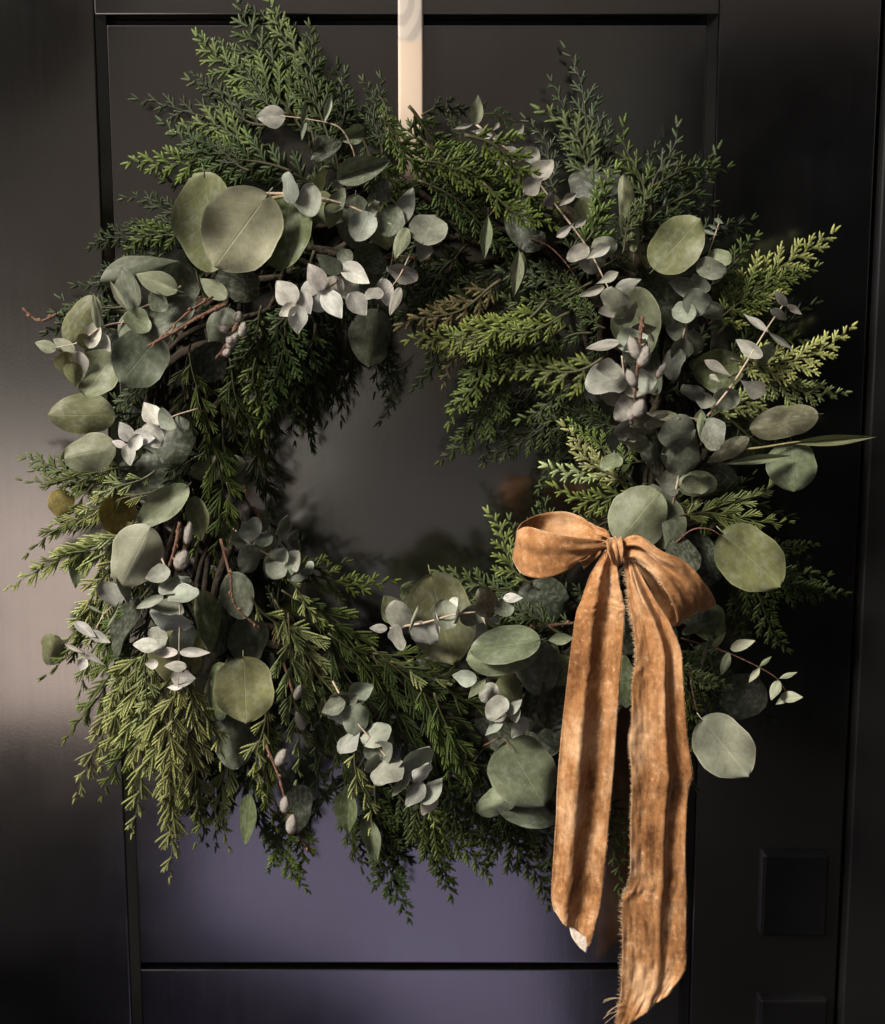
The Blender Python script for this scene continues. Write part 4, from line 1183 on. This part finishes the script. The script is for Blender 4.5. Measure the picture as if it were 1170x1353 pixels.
willow([(352,985,.09),(370,1030,.10),(385,1085,.10),(414,1131,.085)], [(366,1012,378,990,16,.10),(376,1074,378,1052,16,.10),(384,1102,388,1076,18,.10)], 1.5)
willow([(75,415,.05),(52,424,.045),(30,407,.04)], [], 1.5)
willow([(375,875,.07),(392,930,.085),(400,958,.08)], [(390,925,398,905,12,.086),(402,966,392,940,14,.084)], 1.6)
willow([(322,640,.06),(335,668,.06),(350,690,.055)], [(326,652,350,672,16,.062)], 1.2)
willow([(690,830,.085),(730,826,.09),(768,822,.085)], [], 1.8)
willow([(575,345,.07),(545,342,.08),(505,340,.08)], [], 1.2)
willow([(788,490,.09),(805,512,.10),(812,530,.09)], [], 1.0)
# ------------------------------------------------------------------ velvet bow
bow = empty('velvet_bow', U(812, 1200, 0.05), 'golden brown crushed velvet bow with two long frayed tails tied on the wreath', 'bow')

def ribbon(name, A, B, nu, nv, disp=None, thick=0.0009, parent=bow, mat=None, uvs=1.0, seed=0):
    """ribbon between two edge polylines of (px, py, h); disp(u, v) lifts it along its normal"""
    ca, cb = catmull(A, nu), catmull(B, nu)
    G = []
    for i in range(nu + 1):
        a, b = ca[i], cb[i]
        G.append([U(*(a + (b - a) * (j / nv))) for j in range(nv + 1)])
    V, UV = [], []
    acc = 0.0
    for i in range(nu + 1):
        if i:
            acc += (G[i][nv // 2] - G[i - 1][nv // 2]).length
        for j in range(nv + 1):
            du = G[min(i + 1, nu)][j] - G[max(i - 1, 0)][j]
            dv = G[i][min(j + 1, nv)] - G[i][max(j - 1, 0)]
            n = dv.cross(du)
            n = n.normalized() if n.length > 1e-12 else Vector((0, -1, 0))
            d = disp(i / nu, j / nv) if disp else 0.0
            V.append(G[i][j] + n * d)
            UV.append((j / nv + seed * 1.7, acc * 10 * uvs + seed * 3.1))
    F = [(i * (nv + 1) + j, i * (nv + 1) + j + 1, (i + 1) * (nv + 1) + j + 1, (i + 1) * (nv + 1) + j) for i in range(nu) for j in range(nv)]
    o = mesh_obj(name, V, F, mat or M_VELVET, parent, uvs=UV)
    md = o.modifiers.new('thickness', 'SOLIDIFY')
    md.thickness = thick
    md.offset = 0
    return o, V, nu, nv

def nz3(x, y, z, s=1.0):
    return noise.noise(Vector((x * s, y * s, z * s)))

def crumple(u, v, amp, fu, fv, seed):
    return amp * (nz3(u * fu, v * fv, seed) + 0.5 * nz3(u * fu * 2.3, v * fv * 2.1, seed + 7))

# left loop: back of the loop, round the end, front
def dl(u, v):
    f = max(0.0, (u - 0.5) * 2)
    b = max(0.0, 1 - u * 2)
    g = 0.0035 * math.exp(-((v - 0.35) / 0.13) ** 2) * f + 0.003 * math.exp(-((v - 0.8) / 0.12) ** 2) * max(0, f - .4)
    return (crumple(u, v, 0.0022, 7, 3, 2.0) + g + 0.003 * math.sin(3.1 * v * math.pi) * b) * min(1, abs(2 * u - 1.04) * 4)
ribbon('loop',
       [(804,711,.108),(789,700,.098),(769,684,.086),(744,676,.084),(712,680,.090),(692,690,.106),(684,701,.120),(697,696,.134),(724,703,.142),(754,709,.143),(782,713,.136),(803,716,.126)],
       [(804,724,.108),(787,728,.100),(764,738,.098),(735,750,.098),(708,756,.100),(688,748,.104),(678,737,.114),(688,757,.128),(714,764,.139),(744,756,.142),(768,740,.136),(800,724,.124)],
       84, 22, dl, seed=1)
# right loop
def dr(u, v):
    f = max(0.0, 1 - u * 2)
    b = max(0, (u - .5) * 2)
    g = (0.0045 * math.exp(-((v - 0.30) / 0.10) ** 2) - 0.0035 * math.exp(-((v - 0.5) / 0.09) ** 2) + 0.003 * math.exp(-((v - 0.78) / 0.10) ** 2)) * min(1, 3 * f)
    return crumple(u, v, 0.0026, 9, 4, 11.0) + g + 0.002 * math.sin(4 * v * math.pi) * b
lr, VR, nur, nvr = ribbon('loop',
       [(820,716,.126),(828,710,.134),(846,708,.139),(873,727,.142),(905,741,.140),(930,768,.134),(943,788,.124),(940,797,.110),(915,770,.098),(880,742,.095),(845,724,.100),(822,716,.110)],
       [(820,734,.126),(827,740,.132),(843,742,.137),(862,757,.142),(878,777,.144),(890,798,.142),(895,822,.130),(886,826,.116),(869,803,.104),(859,778,.100),(842,750,.102),(822,732,.110)],
       84, 22, dr, seed=2)
# two small pinched folds under the knot, left
ribbon('fold', [(804,716,.132),(790,720,.128),(776,738,.124),(764,742,.118)], [(806,724,.130),(796,730,.126),(786,740,.122),(772,752,.116)], 20, 8, lambda u, v: 0.002 * math.sin(v * 3.1) , seed=3)
ribbon('fold', [(806,706,.118),(800,700,.116),(790,696,.110),(778,690,.104)], [(812,716,.122),(806,712,.120),(797,708,.116),(786,706,.108)], 20, 8, lambda u, v: 0.003 * math.sin(v * 3.1), seed=4)
# knot
def dk(u, v):
    return 0.0035 * math.sin(v * math.pi) * math.sin(u * math.pi) - 0.002 * math.exp(-((v - 0.55) / 0.10) ** 2) + crumple(u, v, 0.0014, 4, 4, 21.0)
ribbon('knot', [(806,716,.112),(804,711,.128),(802,715,.139),(803,725,.143),(806,735,.142),(809,743,.134),(811,746,.116)],
       [(818,714,.112),(819,710,.128),(822,713,.139),(824,724,.143),(824,734,.142),(822,743,.134),(819,746,.116)], 40, 18, dk, thick=0.0016, seed=5)

# tails
def dt1(u, v):
    k = min(1, u * 5) * (1 - 0.35 * u)
    v2 = v + 0.04 * math.sin(5 * u)
    g = 0.0030 * math.exp(-((v2 - 0.02) / 0.10) ** 2) - 0.0052 * (1 + 0.7 * nz3(u * 4, 2, 2)) * math.exp(-((v2 - 0.32 - 0.05 * math.sin(4 * u)) / 0.13) ** 2) + 0.0050 * math.exp(-((v2 - 0.68) / 0.22) ** 2)
    low = max(0, u - 0.45)
    g += 0.0035 * low * math.sin(v * 9 + 3 * u)
    return g * k + crumple(u, v, 0.0013, 14, 2.2, 31.0) + 0.0007 * nz3(u * 44, v * 9, 3.3) + 0.0004 * nz3(u * 80, v * 18, 6.3) + 0.005 * math.sin(4.5 * u)
L1 = [(800,727,.132),(789,745,.134),(780,762,.136),(771,790,.138),(763,812,.139),(757,851,.138),(751,899,.135),(745,953,.130),(738,1022,.118),(735,1080,.106),(732,1124,.096),(729,1178,.084),(733,1200,.080)]
R1 = [(811,727,.132),(816,748,.134),(819,772,.137),(824,795,.139),(826,812,.140),(824,851,.139),(820,899,.136),(816,953,.130),(811,1022,.118),(805,1080,.106),(800,1130,.096),(793,1190,.084),(779,1246,.078)]
t1, V1, nu1, nv1 = ribbon('tail', L1, R1, 220, 64, dt1, seed=6)
def dt2(u, v):
    k = min(1, u * 6)
    v2 = v - 0.03 * math.sin(4 * u + 1)
    lo = 1 - 0.55 * max(0, u - 0.55) / 0.45
    g = 0.0030 * math.exp(-((v2 - 0.25) / 0.22) ** 2) + 0.0065 / (1 + math.exp(-(v2 - 0.66) / 0.025)) - 0.0035 * math.exp(-((v2 - 1.0) / 0.12) ** 2) - 0.002 * math.exp(-((v2 - 0.60) / 0.06) ** 2)
    top = math.exp(-((u - 0.10) / 0.08) ** 2)
    g -= 0.008 * math.exp(-((v - 0.45) / 0.12) ** 2) * top
    return g * k * lo + crumple(u, v, 0.0013, 15, 2.4, 41.0) + (0.0010 * nz3(u * 40, v * 10, 5.3) + 0.0003 * nz3(u * 60, v * 24, 8.3)) * (0.4 + u) + 0.004 * math.sin(5 * u + 2)
L2 = [(822,733,.132),(825,748,.134),(828,770,.136),(832,800,.138),(838,830,.138),(841,868,.137),(836,902,.134),(835,953,.128),(832,981,.124),(835,1022,.118),(834,1070,.110),(833,1124,.102),(832,1165,.094),(823,1195,.088),(823,1260,.078),(820,1320,.070),(812,1372,.064)]
R2 = [(828,731,.134),(838,748,.138),(850,772,.142),(868,800,.144),(885,825,.144),(900,861,.142),(903,899,.138),(907,953,.132),(912,1000,.126),(915,1024,.122),(909,1055,.114),(906,1124,.104),(907,1165,.096),(908,1200,.090),(907,1250,.082),(905,1285,.078),(884,1318,.074)]
t2, V2, nu2, nv2 = ribbon('tail', L2, R2, 240, 64, dt2, seed=7)
# pale turned corner at the end of the left tail
ribbon('turned_corner', [(752,1222,.083),(756,1238,.083),(766,1252,.083)], [(781,1243,.083),(778,1250,.083),(775,1259,.083)], 8, 6, None, mat=M_BACKING, thick=0.0006, seed=8)

# frayed edges: loose threads along the raw edges
def fray(V, nu, nv, j, outward, lenfn, per, seed, parent):
    rg = random.Random(seed)
    vs, fs = [], []
    for i in range(2, nu):
        for _ in range(per):
            f = rg.random()
            a = Vector(V[i * (nv + 1) + j]) * (1 - f) + Vector(V[(i - 1) * (nv + 1) + j]) * f
            inner = Vector(V[i * (nv + 1) + (j + (1 if j == 0 else -1))])
            out = (a - inner).normalized()
            dn = Vector((0, 0, -1))
            l = lenfn(i / nu) * rg.uniform(0.2, 1.0) * (1 + 0.5 * nz3(i * 0.15, seed, 0))
            d = (out + dn * rg.uniform(-0.5, 0.8) + Vector((0, -1, 0)) * rg.uniform(-.5, .6)).normalized()
            mid = a + d * l * 0.5 + dn * 0.0003
            end = a + (d + dn * rg.uniform(-.3, .5)).normalized() * l
            w = Vector((0, 0, 1)) * 0.00016
            a0 = a - out * 0.0006
            b = len(vs)
            vs += [a0 + w, a0 - w, mid + w * .8, mid - w * .8, end]
            fs += [(b, b + 1, b + 3, b + 2), (b + 2, b + 3, b + 4)]
    o = mesh_obj('frayed_edge', vs, fs, M_FRAY, parent, smooth=False)
    o['kind'] = 'stuff'
    return o
fray(V2, nu2, nv2, 0, -1, lambda u: 0.0028 + 0.0024 * max(0, math.sin(u * 9)), 9, 3, t2)
fray(V2, nu2, nv2, nv2, 1, lambda u: 0.0010, 4, 4, t2)
fray(V1, nu1, nv1, nv1, 1, lambda u: 0.0011, 4, 5, t1)
fray(V1, nu1, nv1, 0, -1, lambda u: 0.0007, 3, 6, t1)
fray(VR[:(nur // 2 + 1) * (nvr + 1)], nur // 2 - 2, nvr, nvr, 1, lambda u: 0.0022, 6, 8, lr)
# long loose threads at the foot of the right tail
vs, fs = [], []
rg = random.Random(9)
for k in range(6):
    p = U(822 + rg.uniform(-4, 4), 1325 + rg.uniform(-10, 20), .068)
    q = [p]
    d = Vector((-0.8, 0, rg.uniform(-.3, .5)))
    for i in range(8):
        d = (d + Vector((rg.uniform(-.2, .2), 0, -0.12))).normalized()
        q.append(q[-1] + d * 0.0022)
    v, f = tube_data(q, 0.00016, 4, len(vs))
    vs += v
    fs += f
mesh_obj('loose_thread', vs, fs, M_FRAY, t2)

# ------------------------------------------------------------------ hanger: the peach ribbon the wreath hangs from
hz = U(543, 50, .004).z
xa0, xb0 = U(526, 10, .004).x, U(559.5, 10, .004).x
zb, zt = U(540, 260, .004).z, TOP - 0.002
V, F, UV = [], [], []
n, m = 60, 10
for i in range(n + 1):
    z = zt + (zb - zt) * i / n
    for j in range(m + 1):
        s = j / m
        y = -0.0022 - 0.0007 * math.sin(s * math.pi) ** 0.6 - 0.0006 * math.sin(z * 40)
        V.append((xa0 + (xb0 - xa0) * s - (xa0 + xb0) / 2, y, z - hz))
        UV.append((s, z))
for i in range(n):
    for j in range(m):
        a = i * (m + 1) + j
        F.append((a, a + m + 1, a + m + 2, a + 1))
hanger = mesh_obj('hanging_ribbon', V, F, M_SATIN, uvs=UV)
hanger.location = ((xa0 + xb0) / 2, 0, hz)
hanger['label'] = 'peach satin ribbon running down the door from above to the top of the wreath'
hanger['category'] = 'ribbon'
md = hanger.modifiers.new('thickness', 'SOLIDIFY')
md.thickness = 0.0006
